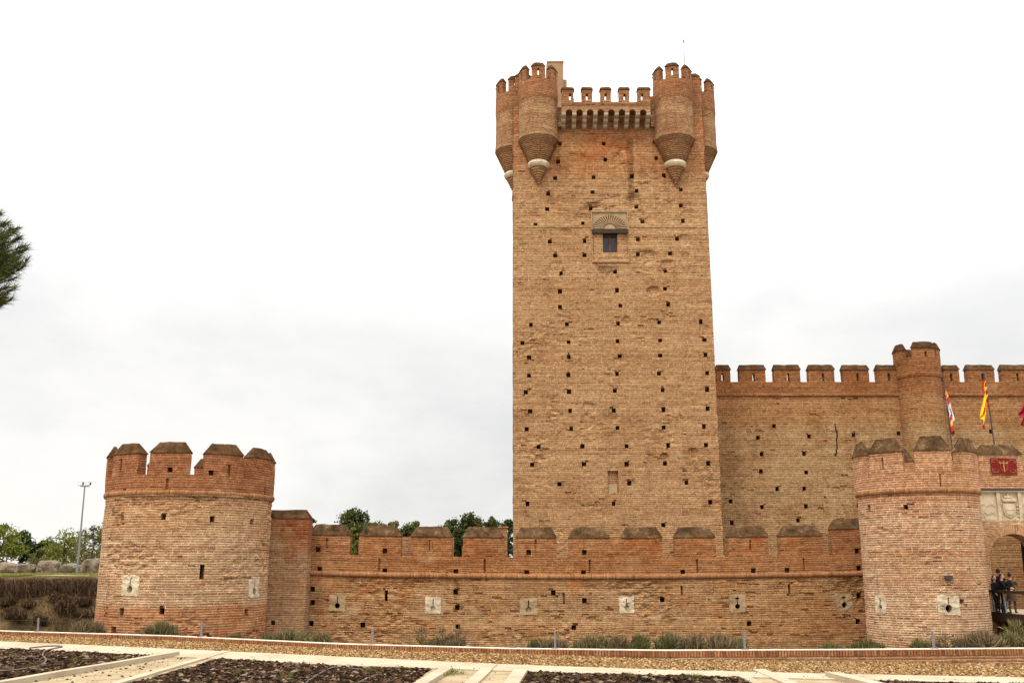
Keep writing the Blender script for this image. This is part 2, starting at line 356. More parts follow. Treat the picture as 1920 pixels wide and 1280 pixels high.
M['redwood'] = noisy_mat('brown_wood', [(.35, (.10, .035, .016)), (.65, (.20, .075, .035))], 3, .5, .7, 20, .01)
M['glass'] = plain('window_glass', (.02, .024, .028), .15, .5)
M['metal'] = plain('grey_metal', (.20, .20, .208), .6, .3)
M['dark_metal'] = plain('dark_metal', (.05, .045, .045), .5, .4)
M['void'] = plain('dark_timber', (.02, .014, .01), .9, .1)

# ------------------------------------------------------------------ ground
KPX = [(-500, 1163), (-200, 1172.5), (0, 1182), (320, 1191.5), (640, 1206.5), (960, 1215), (1240, 1218.5), (1600, 1217), (1920, 1214.5), (2400, 1213)]
KZ = .15
KP = []
for px, py in KPX:
    d = ray(px, py); t = (KZ - H) / d.z; KP.append((d.x * t, d.y * t))
def interp(pts, x):
    if x <= pts[0][0]: return pts[0][1] + (x - pts[0][0]) * (pts[1][1] - pts[0][1]) / (pts[1][0] - pts[0][0])
    for (a, b), (c, d) in zip(pts, pts[1:]):
        if x <= c: return b + (d - b) * (x - a) / (c - a)
    return pts[-1][1]
def yk(x): return interp(KP, max(x, -45))
def sstep(a, b, x):
    t = max(0, min(1, (x - a) / (b - a))); return t * t * (3 - 2 * t)
def ground_z(x, y):
    s = y - yk(x)
    if s <= .1: return gz(x)
    z = -.12 - (abs(ZF) - .12) * sstep(.2, 8.5, s)
    z += sstep(57, 66, y) * (1.92 - ZF) * (1 if x < 30 else 1)
    z += .10 * mnoise.noise((x * .35, y * .35, 1)) + .25 * sstep(58, 62, y) * (1 - sstep(64, 67, y)) * mnoise.noise((x * .5, y * .5, 4))
    if y > 70: z += .25 * mnoise.noise((x * .03, y * .03, 0)) * sstep(70, 110, y)
    return z
mb = MB()
xs = merge([-1600, -700, -300, -150, -90], lin(-60, 60, 120), [90, 150, 300, 700, 1600])
ss = [-34, -20, -10, -5, 0, .1, .14, .8, 1.6, 2.6, 3.6, 4.6, 5.6, 6.6, 7.6, 9, 12]
yfar = merge([55, 56.5], lin(57.5, 68, 21), [70, 74, 80, 90, 110, 150, 300, 700, 1600, 3000])
def gp(x, k):
    y = (yk(x) + ss[k]) if k < len(ss) else yfar[k - len(ss)]
    return (x, y, ground_z(x, y))
nk = len(ss) + len(yfar)
for i in range(len(xs) - 1):
    for k in range(nk - 1):
        q = [gp(xs[i], k), gp(xs[i + 1], k), gp(xs[i + 1], k + 1), gp(xs[i], k + 1)]
        ym = q[0][1]
        mb.face(q, [(p[0], p[1]) for p in q], 0 if k < 5 else (2 if ym >= 66 else 1))
M['sand'] = noisy_mat('sandy_soil', [(.35, (.20, .14, .075)), (.52, (.335, .255, .15)), (.7, (.42, .34, .215))], 1.3, .6, .95, 18, .03)
M['ditch'] = noisy_mat('ditch_soil', [(.34, (.026, .017, .009)), (.46, (.065, .043, .021)), (.56, (.115, .077, .037)), (.68, (.18, .12, .06))], .7, .9, 1.0, 7, .15, 0.0)
M['grass'] = noisy_mat('short_grass', [(.36, (.10, .13, .025)), (.50, (.19, .20, .045)), (.62, (.30, .25, .08)), (.72, (.42, .33, .13))], .35, .8, .95, 6, .1)
tag(mb.build('ground', [M['sand'], M['ditch'], M['grass']], smooth=True), kind='structure')

# pale track along the top of the far bank
def sheet(A, B, off, n=60, zf=gz):
    m = MB()
    def res(P):
        d = [0]
        for a, b in zip(P, P[1:]): d.append(d[-1] + (Vector(b[:2]) - Vector(a[:2])).length)
        out = []
        for k in range(n + 1):
            s = d[-1] * k / n; i = 0
            while i < len(d) - 2 and d[i + 1] < s: i += 1
            f = (s - d[i]) / (d[i + 1] - d[i]); out.append((P[i][0] + (P[i+1][0] - P[i][0]) * f, P[i][1] + (P[i+1][1] - P[i][1]) * f))
        return out
    a, b = res(A), res(B)
    for k in range(n):
        q = [(*p, zf(*p) + off) if zf is not gz else (*p, gz(p[0]) + off) for p in (a[k], a[k+1], b[k+1], b[k])]
        m.face(q, [(p[0], p[1]) for p in q])
    return m
tr = sheet([(-60, 66.3), (-8, 66.3)], [(-60, 69.2), (-8, 68.6)], .05, 50, ground_z)
tag(tr.build('footpath', M['sand']), kind='structure')

# gravel bed between kerb and concrete path
FAR = [(-500, 1178), (-200, 1191), (0, 1203), (320, 1217), (640, 1232), (960, 1247), (1240, 1256.5), (1600, 1265), (1920, 1271), (2300, 1277)]
NEAR = [(-500, 1187), (-200, 1202), (0, 1217.5), (293, 1229.7), (610, 1247), (960, 1259), (1240, 1266.5), (1600, 1275.5), (1920, 1283), (2300, 1290)]
FARW = [on_ground(*p)[:2] for p in FAR]; NEARW = [on_ground(*p)[:2] for p in NEAR]
M['gravel_base'] = noisy_mat('gravel_base', [(.36, (.05, .025, .010)), (.5, (.18, .10, .04)), (.62, (.34, .22, .10))], 5, 1.0, .95, 40, .03)
gb = sheet(FARW, [(x, y - .12) for x, y in KP], .012, 120)
tag(gb.build('gravel_bed', M['gravel_base']), kind='structure')
M['concrete'] = noisy_mat('pale_concrete', [(.36, (.29, .23, .15)), (.5, (.395, .325, .225)), (.66, (.45, .38, .27))], .6, .25, .9, 25, .01)
pt = sheet(NEARW, FARW, .03, 120)
for (p, q) in zip(pt.v[0::4], pt.v[1::4]): pt.face(((p[0], p[1], p[2] - .12), (q[0], q[1], q[2] - .12), q, p))
tag(pt.build('path', M['concrete']), kind='structure')
# near ground stays the sandy sheet

# pebbles
def rock(mb, p, r, flat=.6, mat=0):
    a = random.random() * 6.28; pts = []
    for k in range(5):
        t = a + k * 2 * PI / 5; rr = r * random.uniform(.7, 1.2)
        pts.append(Vector((p[0] + rr * math.cos(t), p[1] + rr * math.sin(t), p[2] + r * flat * random.uniform(-.15, .35))))
    top = Vector((p[0] + r * random.uniform(-.2, .2), p[1] + r * random.uniform(-.2, .2), p[2] + r * flat * random.uniform(.8, 1.3)))
    i = len(mb.v); mb.v.extend([tuple(q) for q in pts] + [tuple(top)])
    for k in range(5):
        mb.f.append((i + k, i + (k + 1) % 5, i + 5)); mb.m.append(mat); mb.uv.extend([(0, 0)] * 3)
M['pebble'] = island_mat('pebbles', [(0, (.035, .016, .006)), (.3, (.13, .062, .020)), (.6, (.225, .122, .043)), (.85, (.33, .205, .088)), (1, (.46, .35, .21))], .95, .05)
pb = MB()
for _ in range(26000):
    x = random.uniform(-22, 18.5); y0 = interp(FARW, x); y1 = yk(x) - .15
    y = random.uniform(y0 + .02, y1)
    rock(pb, (x, y, gz(x) + .012), random.uniform(.02, .05))
tag(pb.build('gravel', M['pebble']), 'tan pebbles covering the strip along the brick kerb', 'gravel', kind='stuff')

# planting beds of dark bark mulch, framed by pale edging boards
def g2(px, py): p = on_ground(px, py); return Vector((p.x, p.y))
def ext(a, b, ymin=18.5):
    d = b - a
    return a + d * ((ymin - a.y) / d.y) if b.y > ymin else b
A0, A1 = g2(330, 1229), g2(40, 1280); B0, B1 = g2(425, 1222), g2(228, 1280)
C0, C1 = g2(838, 1258), g2(800, 1281); D0, D1 = g2(922, 1247), g2(886, 1281); E0, E1 = g2(977, 1262), g2(964, 1281)
F0, F1 = g2(1392, 1271), g2(1412, 1281); G0, G1 = g2(1423, 1257), g2(1478, 1281); H0, H1 = g2(1560, 1269), g2(1606, 1281)
A1, B1, C1, D1, E1, F1, G1, H1 = [ext(a, b) for a, b in ((A0,A1),(B0,B1),(C0,C1),(D0,D1),(E0,E1),(F0,F1),(G0,G1),(H0,H1))]
def nearline(x): return interp([(p[0], p[1]) for p in NEARW], x)
beds = [
    [Vector((-24, nearline(-24))), Vector((-17.5, nearline(-17.5))), Vector((-13, nearline(-13))), g2(293, 1230.5), A1 + Vector((-.15, 0)), Vector((-24, 18.5))],
    [g2(410, 1236.5), g2(610, 1248), g2(806, 1256), C1 + Vector((-.12, 0)), B1 + Vector((.15, 0))],
    [g2(984, 1261.5), g2(1240, 1267.5), g2(1398, 1272), F1 + Vector((-.1, 0)), E1 + Vector((.12, 0))],
    [g2(1590, 1276.5), g2(1770, 1281), Vector((16, nearline(16) - .1)), Vector((16, 18.5)), H1 + Vector((.12, 0))]]
def inside(poly, x, y):
    c = False; j = len(poly) - 1
    for i in range(len(poly)):
        if (poly[i].y > y) != (poly[j].y > y) and x < (poly[j].x - poly[i].x) * (y - poly[i].y) / (poly[j].y - poly[i].y) + poly[i].x: c = not c
        j = i
    return c
M['bed'] = noisy_mat('bed_soil', [(.36, (.010, .007, .005)), (.5, (.032, .021, .014)), (.66, (.10, .065, .04))], 1.2, .9, .95, 22, .04)
M['chip'] = island_mat('bark_chips', [(0, (.008, .006, .004)), (.35, (.024, .014, .009)), (.65, (.055, .030, .018)), (.9, (.11, .066, .038)), (1, (.27, .21, .14))], 1.0, 0.0)
bedl = ['dark bark mulch in the bed at the far left with hoses lying on it', 'dark bark mulch in the bed between the two sandy paths', 'dark bark mulch in the bed right of the picture centre', 'dark bark mulch in the small bed at the far right']
for bi, poly in enumerate(beds):
    m = MB(); m.face([(p.x, p.y, gz(p.x) + .01) for p in poly], [(p.x, p.y) for p in poly]); tag(m.build('planting_bed', M['bed']), kind='structure')
    xs_ = [p.x for p in poly]; ys_ = [p.y for p in poly]; ch = MB(); cnt = 0
    area = (max(xs_) - min(xs_)) * (max(ys_) - min(ys_))
    for _ in range(int(area * 150)):
        x = random.uniform(min(xs_), max(xs_)); y = random.uniform(min(ys_), max(ys_))
        if y < 20.5 or not inside(poly, x, y): continue
        if mnoise.noise((x * .5, y * .7, 3)) > .28 and random.random() < .75: continue
        r = random.uniform(.02, .065); a = random.random() * 6.28; l = r * random.uniform(1, 2.2); tz = random.uniform(-.03, .03)
        dx, dy = math.cos(a), math.sin(a); z = gz(x) + .012
        q = [(x - dx*l - dy*r*.6, y - dy*l + dx*r*.6, z), (x + dx*l - dy*r*.6, y + dy*l + dx*r*.6, z + tz + .02), (x + dx*l + dy*r*.6, y + dy*l - dx*r*.6, z + .02 + abs(tz)), (x - dx*l + dy*r*.6, y - dy*l - dx*r*.6, z + .03)]
        top = (x, y, z + r * random.uniform(.7, 1.4))
        i = len(ch.v); ch.v.extend(q + [top])
        for k in range(4): ch.f.append((i + k, i + (k + 1) % 4, i + 4)); ch.m.append(0); ch.uv.extend([(0, 0)] * 3)
    tag(ch.build('bark_mulch', M['chip']), bedl[bi], 'mulch', kind='stuff')
wd = MB(); rngw = random.Random(12)
M['weed'] = island_mat('weeds', [(0, (.05, .06, .015)), (.6, (.13, .15, .03)), (1, (.26, .24, .08))], .95, .0, .25)
for px, py, r_ in ((752, 1256, .16), (694, 1261, .14), (532, 1268, .2), (60, 1252, .2), (140, 1240, .14), (1298, 1271, .2), (1302, 1270, .14), (450, 1262, .12), (842, 1260, .18), (850, 1265, .2), (828, 1268, .12), (1010, 1268, .14), (1180, 1270, .1), (25, 1232, .14), (220, 1237, .1), (470, 1242, .1)):
    p = on_ground(px, py)
    for _ in range(70):
        b = p + Vector((rngw.gauss(0, r_ * .7), rngw.gauss(0, r_ * .7), .02)); tp = b + Vector((rngw.gauss(0, .05), rngw.gauss(0, .05), rngw.uniform(.03, .13))); s_ = Vector((.007, rngw.gauss(0, .004), 0))
        i = len(wd.v); wd.v.extend([tuple(b - s_), tuple(b + s_), tuple(tp)]); wd.f.append((i, i + 1, i + 2)); wd.m.append(0); wd.uv.extend([(0, 0)] * 3)
tag(wd.build('weeds', M['weed']), 'small green weeds sprouting in the mulch beds and sandy paths', 'weeds', kind='stuff')
# sandy path between the beds: loose clods
cl_ = MB()
for _ in range(260):
    k = random.random(); s = random.random(); p = (A0 + (A1 - A0) * k) * (1 - s) + (B0 + (B1 - B0) * k) * s
    rock(cl_, (p.x, p.y, gz(p.x)), random.choice([.015, .02, .03, .05]))
for _ in range(170):
    x_ = random.uniform(-17, 14); y_ = nearline(x_) + abs(random.gauss(0, .5)); rock(cl_, (x_, y_, gz(x_) + .031), random.choice([.01, .015, .02, .03]))
for _ in range(60):
    k = random.random(); s = random.random(); p = (C0 + (C1 - C0) * k) * (1 - s) + (E0 + (E1 - E0) * k) * s
    rock(cl_, (p.x, p.y, gz(p.x) + .03), random.choice([.012, .02, .03]))
tag(cl_.build('loose_clods', M['chip']), 'dark crumbs of bark strewn over the sandy paths', 'debris', kind='stuff')
def board(a, b, wd, h0, h1, label):
    d = (b - a).normalized(); n = Vector((-d.y, d.x)) * wd / 2; m = MB(); k = max(2, int((b - a).length / 1.2)); pr = None
    for i in range(k + 1):
        p = a + (b - a) * i / k; z = gz(p.x); w_ = .012 * mnoise.noise((p.x * 2, p.y * 2, 9))
        pr2 = [(*(p - n), z + h0), (*(p - n), z + h1 + w_), (*(p + n), z + h1 + w_), (*(p + n), z + h0)]
        if pr:
            for q in range(3): m.face((pr[q], pr2[q], pr2[q + 1], pr[q + 1]))
        else: m.face(pr2)
        pr = pr2
    m.face(pr[::-1])
    return tag(m.build('edging', M['concrete']), label, 'edging', 'pale edgings of the planting beds')
for args in ((A0, A1, .22, -.05, .13, 'pale raised edging along the right side of the far left mulch bed'),
             (B0, B1, .24, -.05, .05, 'low pale edging on the left side of the second mulch bed, sand beside it'),
             (C0, C1, .30, -.05, .10, 'short pale edging at the right end of the second mulch bed'),
             (D0, D1, .30, -.05, .05, 'pale flat edging crossing the path just left of centre'),
             (E0, E1, .34, -.05, .11, 'pale edging on the left end of the mulch bed right of centre'),
             (F0, F1, .24, -.05, .08, 'pale edging on the right end of the mulch bed right of centre'),
             (G0, G1, .34, -.05, .05, 'flat pale edging crossing the path below the wall'),
             (H0, H1, .34, -.05, .14, 'raised pale edging on the left of the far right mulch bed')):
    board(*args)
# irrigation hoses
M['hose'] = plain('brown_hose', (.12, .085, .075), .6, .3)
def hose(pts, label, rad=.02):
    P = [on_ground(*p) for p in pts]; sm = []
    for i in range(len(P) - 1):
        p0, p1, p2, p3 = P[max(i-1,0)], P[i], P[i+1], P[min(i+2, len(P)-1)]
        for k in range(8):
            t = k / 8; q = .5 * ((2*p1) + (p2-p0)*t + (2*p0-5*p1+4*p2-p3)*t*t + (3*p1-p0-3*p2+p3)*t**3)
            q.z = gz(q.x) + .05; sm.append(q)
    q = P[-1]; q.z = gz(q.x) + .05; sm.append(q)
    m = MB(); m.tube(sm, rad, 6)
    return tag(m.build('hose', M['hose'], smooth=True), label, 'hose', 'irrigation hoses on the mulch')
hose([(-20, 1262), (30, 1259), (70, 1252), (86, 1241), (80, 1231), (84, 1223), (100, 1218), (116, 1214.5), (105, 1213), (85, 1213.8), (55, 1217)], 'brown hose looping in an S over the far left mulch bed', .024)
hose([(-20, 1240), (0, 1236), (35, 1233.5), (78, 1234.5)], 'brown hose entering the far left mulch bed from the picture edge')
hose([(140, 1238), (150, 1234), (165, 1231)], 'short piece of hose lying in the far left mulch bed near the edging')
hose([(572, 1285), (596, 1268), (626, 1254), (655, 1256), (690, 1259)], 'brown hose bent over in the second mulch bed')
hose([(672, 1283), (690, 1275), (708, 1268)], 'short hose end sticking out near the right of the second mulch bed')
hose([(538, 1254), (545, 1250), (556, 1246)], 'thin short hose beside the path in the second mulch bed', .015)

# ------------------------------------------------------------------ brick kerb wall and wire fence
kr = empty('kerb_wall', (KP[5][0], KP[5][1], gz(KP[5][0])), 'low brick kerb wall with white mortar top along the edge of the ditch', 'kerb wall')
def kline(off):
    out = []
    for x in lin(-45, 26, 180): out.append((x, yk(x) + off))
    return out
def run(m, o0, o1, z0, z1, bot=None):
    a, b = kline(o0), kline(o1); s = 0
    for p, q, p2, q2 in zip(a, b, a[1:], b[1:]):
        zb0 = z0 if bot is None else bot(p[0]); zb1 = z0 if bot is None else bot(p2[0])
        s2 = s + math.hypot(p2[0] - p[0], p2[1] - p[1])
        m.face(((*p, zb0), (*p2, zb1), (*p2, z1), (*p, z1)), [(s, 0 + zb0 - z1 + .3), (s2, zb1 - z1 + .3), (s2, .3), (s, .3)])
        m.face(((*p, z1), (*p2, z1), (*q2, z1), (*q, z1)), [(s, .3), (s2, .3), (s2, .3 + o1 - o0), (s, .3 + o1 - o0)])
        m.face(((*q2, zb1 - .5), (*q, zb0 - .5), (*q, z1), (*q2, z1)), [(s2, 0), (s, 0), (s, .3), (s2, .3)])
        s = s2
m = MB(); run(m, -.10, .16, 0, KZ - .012, lambda x: KZ - .18); m.build('brick_course', M['kerb'], kr)
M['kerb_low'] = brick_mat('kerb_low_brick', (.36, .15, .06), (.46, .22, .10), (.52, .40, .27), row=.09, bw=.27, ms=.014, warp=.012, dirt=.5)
m = MB(); run(m, -.09, .15, 0, KZ - .182, lambda x: min(gz(x), 0) - .15); m.build('brick_base', M['kerb_low'], kr)
M['mortar'] = noisy_mat('white_mortar', [(.35, (.55, .47, .36)), (.6, (.78, .71, .58))], 2, .3, .9, 20, .01)
m = MB(); run(m, -.08, .15, KZ - .011, KZ + .012); m.build('mortar_top', M['mortar'], kr)
fr = empty('wire_fence', (KP[5][0], KP[5][1], KZ), 'low wire fence on short grey posts along the top of the brick kerb', 'fence')
fp = []
for px in (-240, 70, 376, 697, 1041, 1397, 1752, 2110):
    x = None
    py = interp(KPX, px)
    d = ray(px, py); t = (KZ - H) / d.z; x = d.x * t; y = yk(x) + .03; fp.append((x, y))
    m = MB(); lean = random.uniform(-.02, .03)
    m.prism([(x - .03, y - .02, KZ + .012), (x + .03, y - .02, KZ + .012), (x + .03, y + .02, KZ + .012), (x - .03, y + .02, KZ + .012)], (lean, 0, .50))
    m.box((x - .11, y - .06, KZ + .0125), (x + .11, y + .07, KZ + .03))
    m.build('post', M['metal'], fr)
for hz in (.20, .42):
    m = MB(); pts = []
    for (x0, y0), (x1, y1) in zip(fp, fp[1:]):
        for k in range(10):
            f = k / 10; pts.append((x0 + (x1-x0)*f, y0 + (y1-y0)*f, KZ + hz - .05 * (1 - (2*f-1)**2)))
    m.tube(pts, .006 if hz > .3 else .003, 4); m.build('wire', M['dark_metal'], fr)

# ------------------------------------------------------------------ wall pieces shared by the castle parts
def rect_holes(rects):
    """rects: (u, v, w, h, depth) -> depth function and grid lines"""
    def fn(u, v):
        d = 0
        for (a, b, w_, h_, dd) in rects:
            if abs(u - a) < w_ / 2 and abs(v - b) < h_ / 2: d = max(d, dd)
        return d
    gu = [q for r in rects for q in (r[0] - r[2] / 2, r[0] + r[2] / 2)]; gv = [q for r in rects for q in (r[1] - r[3] / 2, r[1] + r[3] / 2)]
    return fn, gu, gv
def bucket_depth(rects):
    """same as rect_holes' depth, bucketed by height for speed"""
    B = {}
    for r in rects:
        for k in range(int(math.floor(r[1] - r[3] / 2)), int(math.floor(r[1] + r[3] / 2)) + 1): B.setdefault(k, []).append(r)
    def fn(u, v):
        d = 0
        for (a, b, w_, h_, dd) in B.get(int(math.floor(v)), ()):
            if abs(u - a) < w_ / 2 and abs(v - b) < h_ / 2: d = max(d, dd)
        return d
    return fn
def thin(vals, keep_, gap):
    out = sorted(keep_)
    import bisect
    for x in vals:
        i = bisect.bisect(out, x)
        if (i == 0 or x - out[i - 1] > gap) and (i == len(out) or out[i] - x > gap): out.insert(i, x)
    return out
def slab_bands(m, mf, u0, u1, v0, v1, rects, T, du, dv, step=2.2, back=False, cuts=()):
    bs = [v0]; v = v0 + step
    while v < v1 - step * .5:
        for k in range(400):
            q = v + (k // 2) * .01 * (1 if k % 2 else -1)
            if q > bs[-1] + .2 and q < v1 - .2 and all(abs(q - r[1]) > r[3] / 2 + .012 for r in rects): bs.append(q); break
        v = max(v, bs[-1]) + step
    bs.append(v1)
    for a, b in zip(bs, bs[1:]):
        rs = [r for r in rects if a <= r[1] < b]
        fn, gu, gv = rect_holes(rs); gu = [x for x in gu if u0 < x < u1]; gv = [x for x in gv if a < x < b]
        m.slab(mf, thin(lin(u0, u1, max(2, int((u1 - u0) / du))), merge([u0, u1], gu), du * .3), thin(lin(a, b, max(2, int((b - a) / dv))), merge([a, b], gv, [c for c in cuts if a < c < b]), dv * .3), bucket_depth(rs), T, 0, back)
def missing_bricks(rects, u0, u1, v0, v1, n, row, seed, near=2):
    """chips beside the holes and odd bricks fallen out of the face, each one course high"""
    rng = random.Random(seed); out = []
    big = [r for r in rects if r[4] > .4 and r[2] < .5]
    def free(u, v, w_, h_):
        return u0 + .1 < u - w_ / 2 and u + w_ / 2 < u1 - .1 and v0 + .08 < v - h_ / 2 and v + h_ / 2 < v1 - .08
    for r in big:
        for _ in range(rng.choice([0, 1, 1, near])):
            w_ = rng.uniform(.10, .30); h_ = row * rng.choice([.5, .5, 1.0]); u = r[0] + rng.choice([-1, 1]) * rng.uniform(0, r[2] * .5 + w_ * .45); v = r[1] + rng.choice([-1, 1, 1]) * (r[3] / 2 + h_ / 2)
            if free(u, v, w_, h_): out.append((u, v, w_, h_, rng.uniform(.04, .16)))
    k = 0
    while k < n:
        cu_, cv_ = rng.uniform(u0, u1), rng.uniform(v0, v1); c = rng.choice([1, 1, 1, 2, 4])
        for _ in range(c):
            w_ = rng.uniform(.12, .5); h_ = row * rng.choice([.45, .5, .9]); u = cu_ + rng.gauss(0, .4); v = cv_ + rng.gauss(0, .12); k += 1
            if free(u, v, w_, h_): out.append((u, v, w_, h_, rng.uniform(.025, .08)))
    return out
def worn(x, z, seed, amt=.10, lo=.02, hi=.35, f=.42):
    a = mnoise.noise((x * f, z * f * 1.2, seed))
    if a < lo: return 0
    return amt * min(1, (a - lo) / (hi - lo)) * max(0, .5 + .9 * mnoise.noise((x * 3.1, z * 5, seed + 3)) + .4 * mnoise.noise((x * 8, z * 12, seed)))
def gun_loop(mf, u, v, w_, h_, parent, filled=False, mat='stone', shape='key'):
    """pale slab pierced by a keyhole: slot above, round hole below"""
    m = MB(); w_ += .05; h_ += .05; us = lin(u - w_ / 2, u + w_ / 2, 34); vs = lin(v - h_ / 2, v + h_ / 2, 34); cy = v - h_ * .17; r = w_ * .15
    su = min(1.0, w_ / h_) 
    def dep(a, b):
        ex, ey = w_ / 2 - abs(a - u), h_ / 2 - abs(b - v); jn = .035 + .06 * mnoise.noise((a * 5, b * 5, u))
        if min(ex, ey) < jn * .6 or ex + ey < .06 + jn: return 9
        if math.hypot((a - u), (b - cy) * .92) < r: return 9 if not filled else .12
        if abs(a - u) < .032 and cy < b < v + h_ * .36: return 9
        if shape == 'cross' and abs(b - (v + h_ * .25)) < .03 and abs(a - u) < .10: return 9
        return 0
    m.slab(lambda a, b, d: mf(a, b, d - .02 + (.02 * mnoise.noise((a * 6, b * 6, 3)) if d < .01 else 0)), us, vs, dep, .34, 0, True)
    return m.build('gun_loop', M[mat], parent)
def merlon(parent, mf, u0, u1, v0, v1, vc, T, bm, cm, slit=None, holes=(), e=.25, f=.32, o=.05, n=1, nu=1, cap_child=True):
    """merlon from v0 to v1 with a hipped coping up to vc; slit: (u, v, w, h) open through"""
    rects = [(h_[0], h_[1], h_[2], h_[3], h_[4]) for h_ in holes]; mf0 = mf; wr = min(.03, (v1 - v0) * .03)
    def mf(u, v, d):
        k = 1 if v > v0 + .01 else 0
        e_ = mnoise.noise((u * 2.3, v * 6, d * 3 + 1)) * wr * k
        return mf0(u + e_, v + (wr * .5 * mnoise.noise((u * 3, d * 3, 8)) if k else 0), d + (wr * .8 * mnoise.noise((u * 4, v * 5, 2)) if d < .01 else 0))
    if slit: rects.append((*slit, 9))
    fn, gu, gv = rect_holes(rects)
    m = MB(); m.slab(mf, merge(lin(u0, u1, max(nu, 5)), gu), merge(lin(v0, v1, 6), gv), fn, T, 0, True)
    if cap_child:
        ob = m.build('merlon', bm, parent); c = MB(); c.cap(mf, u0, u1, v1 + .003, vc, T, e, o, f, max(n, 7)); c.build('cap', cm, ob)
    else:
        m.cap(mf, u0, u1, v1 + .003, vc, T, e, o, f, n, 1); ob = m.build('merlon', [bm, cm], parent)
    return ob

# ------------------------------------------------------------------ the keep
KX0, KX1 = ku(962, 980), ku(1354.5, 980)
KXT = ku(1319.5, 250)                      # right corner at the top, the tower tapers a little
ZT = kz(190, 62.1) - .1                    # level of the walkway
DEPTH = 12.6
M['fanred'] = plain('fan_brick', (.20, .095, .045), .9, .1)
keep = empty('castle_keep', ((KX0 + KX1) / 2, Y_KEEP + DEPTH / 2, ZF), 'tall square brick keep with round corner turrets and rows of putlog holes', 'castle tower')
KH = [(1050,269),(1132,269),(1227.5,266),(1046.5,302),(1135,299),(1230.5,296),(1041,333),(1113,332),(1185,329.5),(1245,328),(1028,362),(1111,359.5),(1194,357),(1277,355),
(1026,391),(1108,389),(1194,386),(1277,384.5),(1004,421),(1093,418),(1205,414.5),(1281,413),(1031,453),(1096,451),(1196,449),(1269.5,447.5),(1041,479),(1096,478),(1196,476),(1256.5,475),
(1052,512),(1153.5,509.5),(1248,508),(1050,546),(1157,544),(1247,541),(1050,575.5),(1163,573),(1253,570.5),(995.5,609),(1063,607),(1159,606),(1236,604),(1314,603),(979.5,643),(1066,641),(1158,639.5),(1238,638),(1321,637),
(992,670),(1066.5,669),(1162,667.5),(1238,666),(1323,664.7),(992,704),(1065.6,702.5),(1157,700.6),(1235.6,700),(1326,699),(986,735),(1067,734),(1153,732.5),(1242.5,731),(1326,730),(994,770.6),(1069,769.7),(1151,769),(1244,767.5),(1327,765.6),
(987.5,804),(1071,803),(1158,802),(1244.7,800.6),(1320,799),(1010,837.5),(1092,836.6),(1175,835.6),(1253,834.7),(1324,834),(998,870.6),(1095,870),(1175,869.7),(1247,868.7),(1328,868),(1049,907),(1180,905.6),(1287,904.4),(989,944),(1150.6,943.7),(1332,941),(1244,983.4),(1090,1010),(1300,1012)]
PITS = [(1060,436,.45,.10),(1225,546,.42,.16),(1104,765,.5,.10),(1102,791,.5,.10),(1285,481,.35,.08),(1250,499,.5,.12),(1040,503,.6,.08),(1190,378,.55,.12),(1095,402,.6,.10),(1198,404,.5,.08),(1217,482,.55,.11),(1150,518,.45,.08),(1292,405,.6,.08),(1320,618,.4,.08),(1300,850,.35,.1),(1246,858,.3,.14),(1285,450,.4,.07),(984,464,.35,.06),(1120,392,.7,.12),(1174,601,.35,.12),(1165,270,.8,.12),(1080,300,.7,.1),(1160,300,.6,.1),(1190,372,.5,.1),(1038,316,.6,.12),(1170,285,.5,.1)]
zl = kz(425)
taper = lambda v: KX1 + (KXT - KX1) * max(0, min(1, (v - kz(980)) / (kz(250) - kz(980))))
pits = [(ku(a, b), kz(b), r, d) for a, b, r, d in PITS]
def keep_front(u, v, d):
    x = KX0 + (u - KX0) * (taper(v) - KX0) / (KX1 - KX0)
    n = .035 * mnoise.noise((x * .6, v * .5, 2)) + .018 * mnoise.noise((x * 2.2, v * 2.5, 5))
    n += worn(x, v, 4.3, .06, .12, .4)
    if v > zl: n += .05
    if d < 2:
        for (a, b, r, dd) in pits:
            if abs(v - b) > r * 1.3: continue
            q = (x - a) ** 2 + (v - b) ** 2
            if q < r * r * 1.5:
                k = 1 - math.sqrt(q) / (r * (1 + .35 * mnoise.noise((x * 3, v * 3, a))))
                if k > 0: n += dd * min(1, k * 3)
    if u <= KX0 + .001 or u >= KX1 - .001:
        x += .05 * mnoise.noise((v * 1.7, u, 3)) + .03 * mnoise.noise((v * 5, u, 8)); n = max(0, n) if d < .01 else n
    return (x, Y_KEEP + d + n, v)
def inv_u(x, v): return KX0 + (x - KX0) * (KX1 - KX0) / (taper(v) - KX0)
rects = [(inv_u(ku(a, b), kz(b)), kz(b), .26 * random.uniform(.85, 1.1), .28 * random.uniform(.85, 1.12), .75) for a, b in KH]
# niche low on the face, window recess
nic = (inv_u(ku(1149.5, 900), kz(900)), (kz(882) + kz(923)) / 2, .66, kz(882) - kz(923), .22); rects.append(nic)
wx0, wx1 = ku(1111, 450), ku(1177, 450); wz0, wz1 = kz(489), kz(398)
rects.append((inv_u((wx0 + wx1) / 2, kz(445)), (wz0 + wz1) / 2, wx1 - wx0, wz1 - wz0, .9))
fn, gu, gv = rect_holes(rects)
pu = [inv_u(a, b) + r * k for a, b, r, d in pits for k in (-.8, -.4, 0, .4, .8)]; pv = [b + r * k for a, b, r, d in pits for k in (-1, -.6, -.2, .2, .6, 1)]
rects += missing_bricks(rects, KX0, KX1, 0, ZT - 2.6, 230, .118, 41)
m = MB(); slab_bands(m, keep_front, KX0, KX1, ZF, ZT, rects, DEPTH / 2 - .5, .10, .11, 2.4, False, (zl - .01, zl + .01))
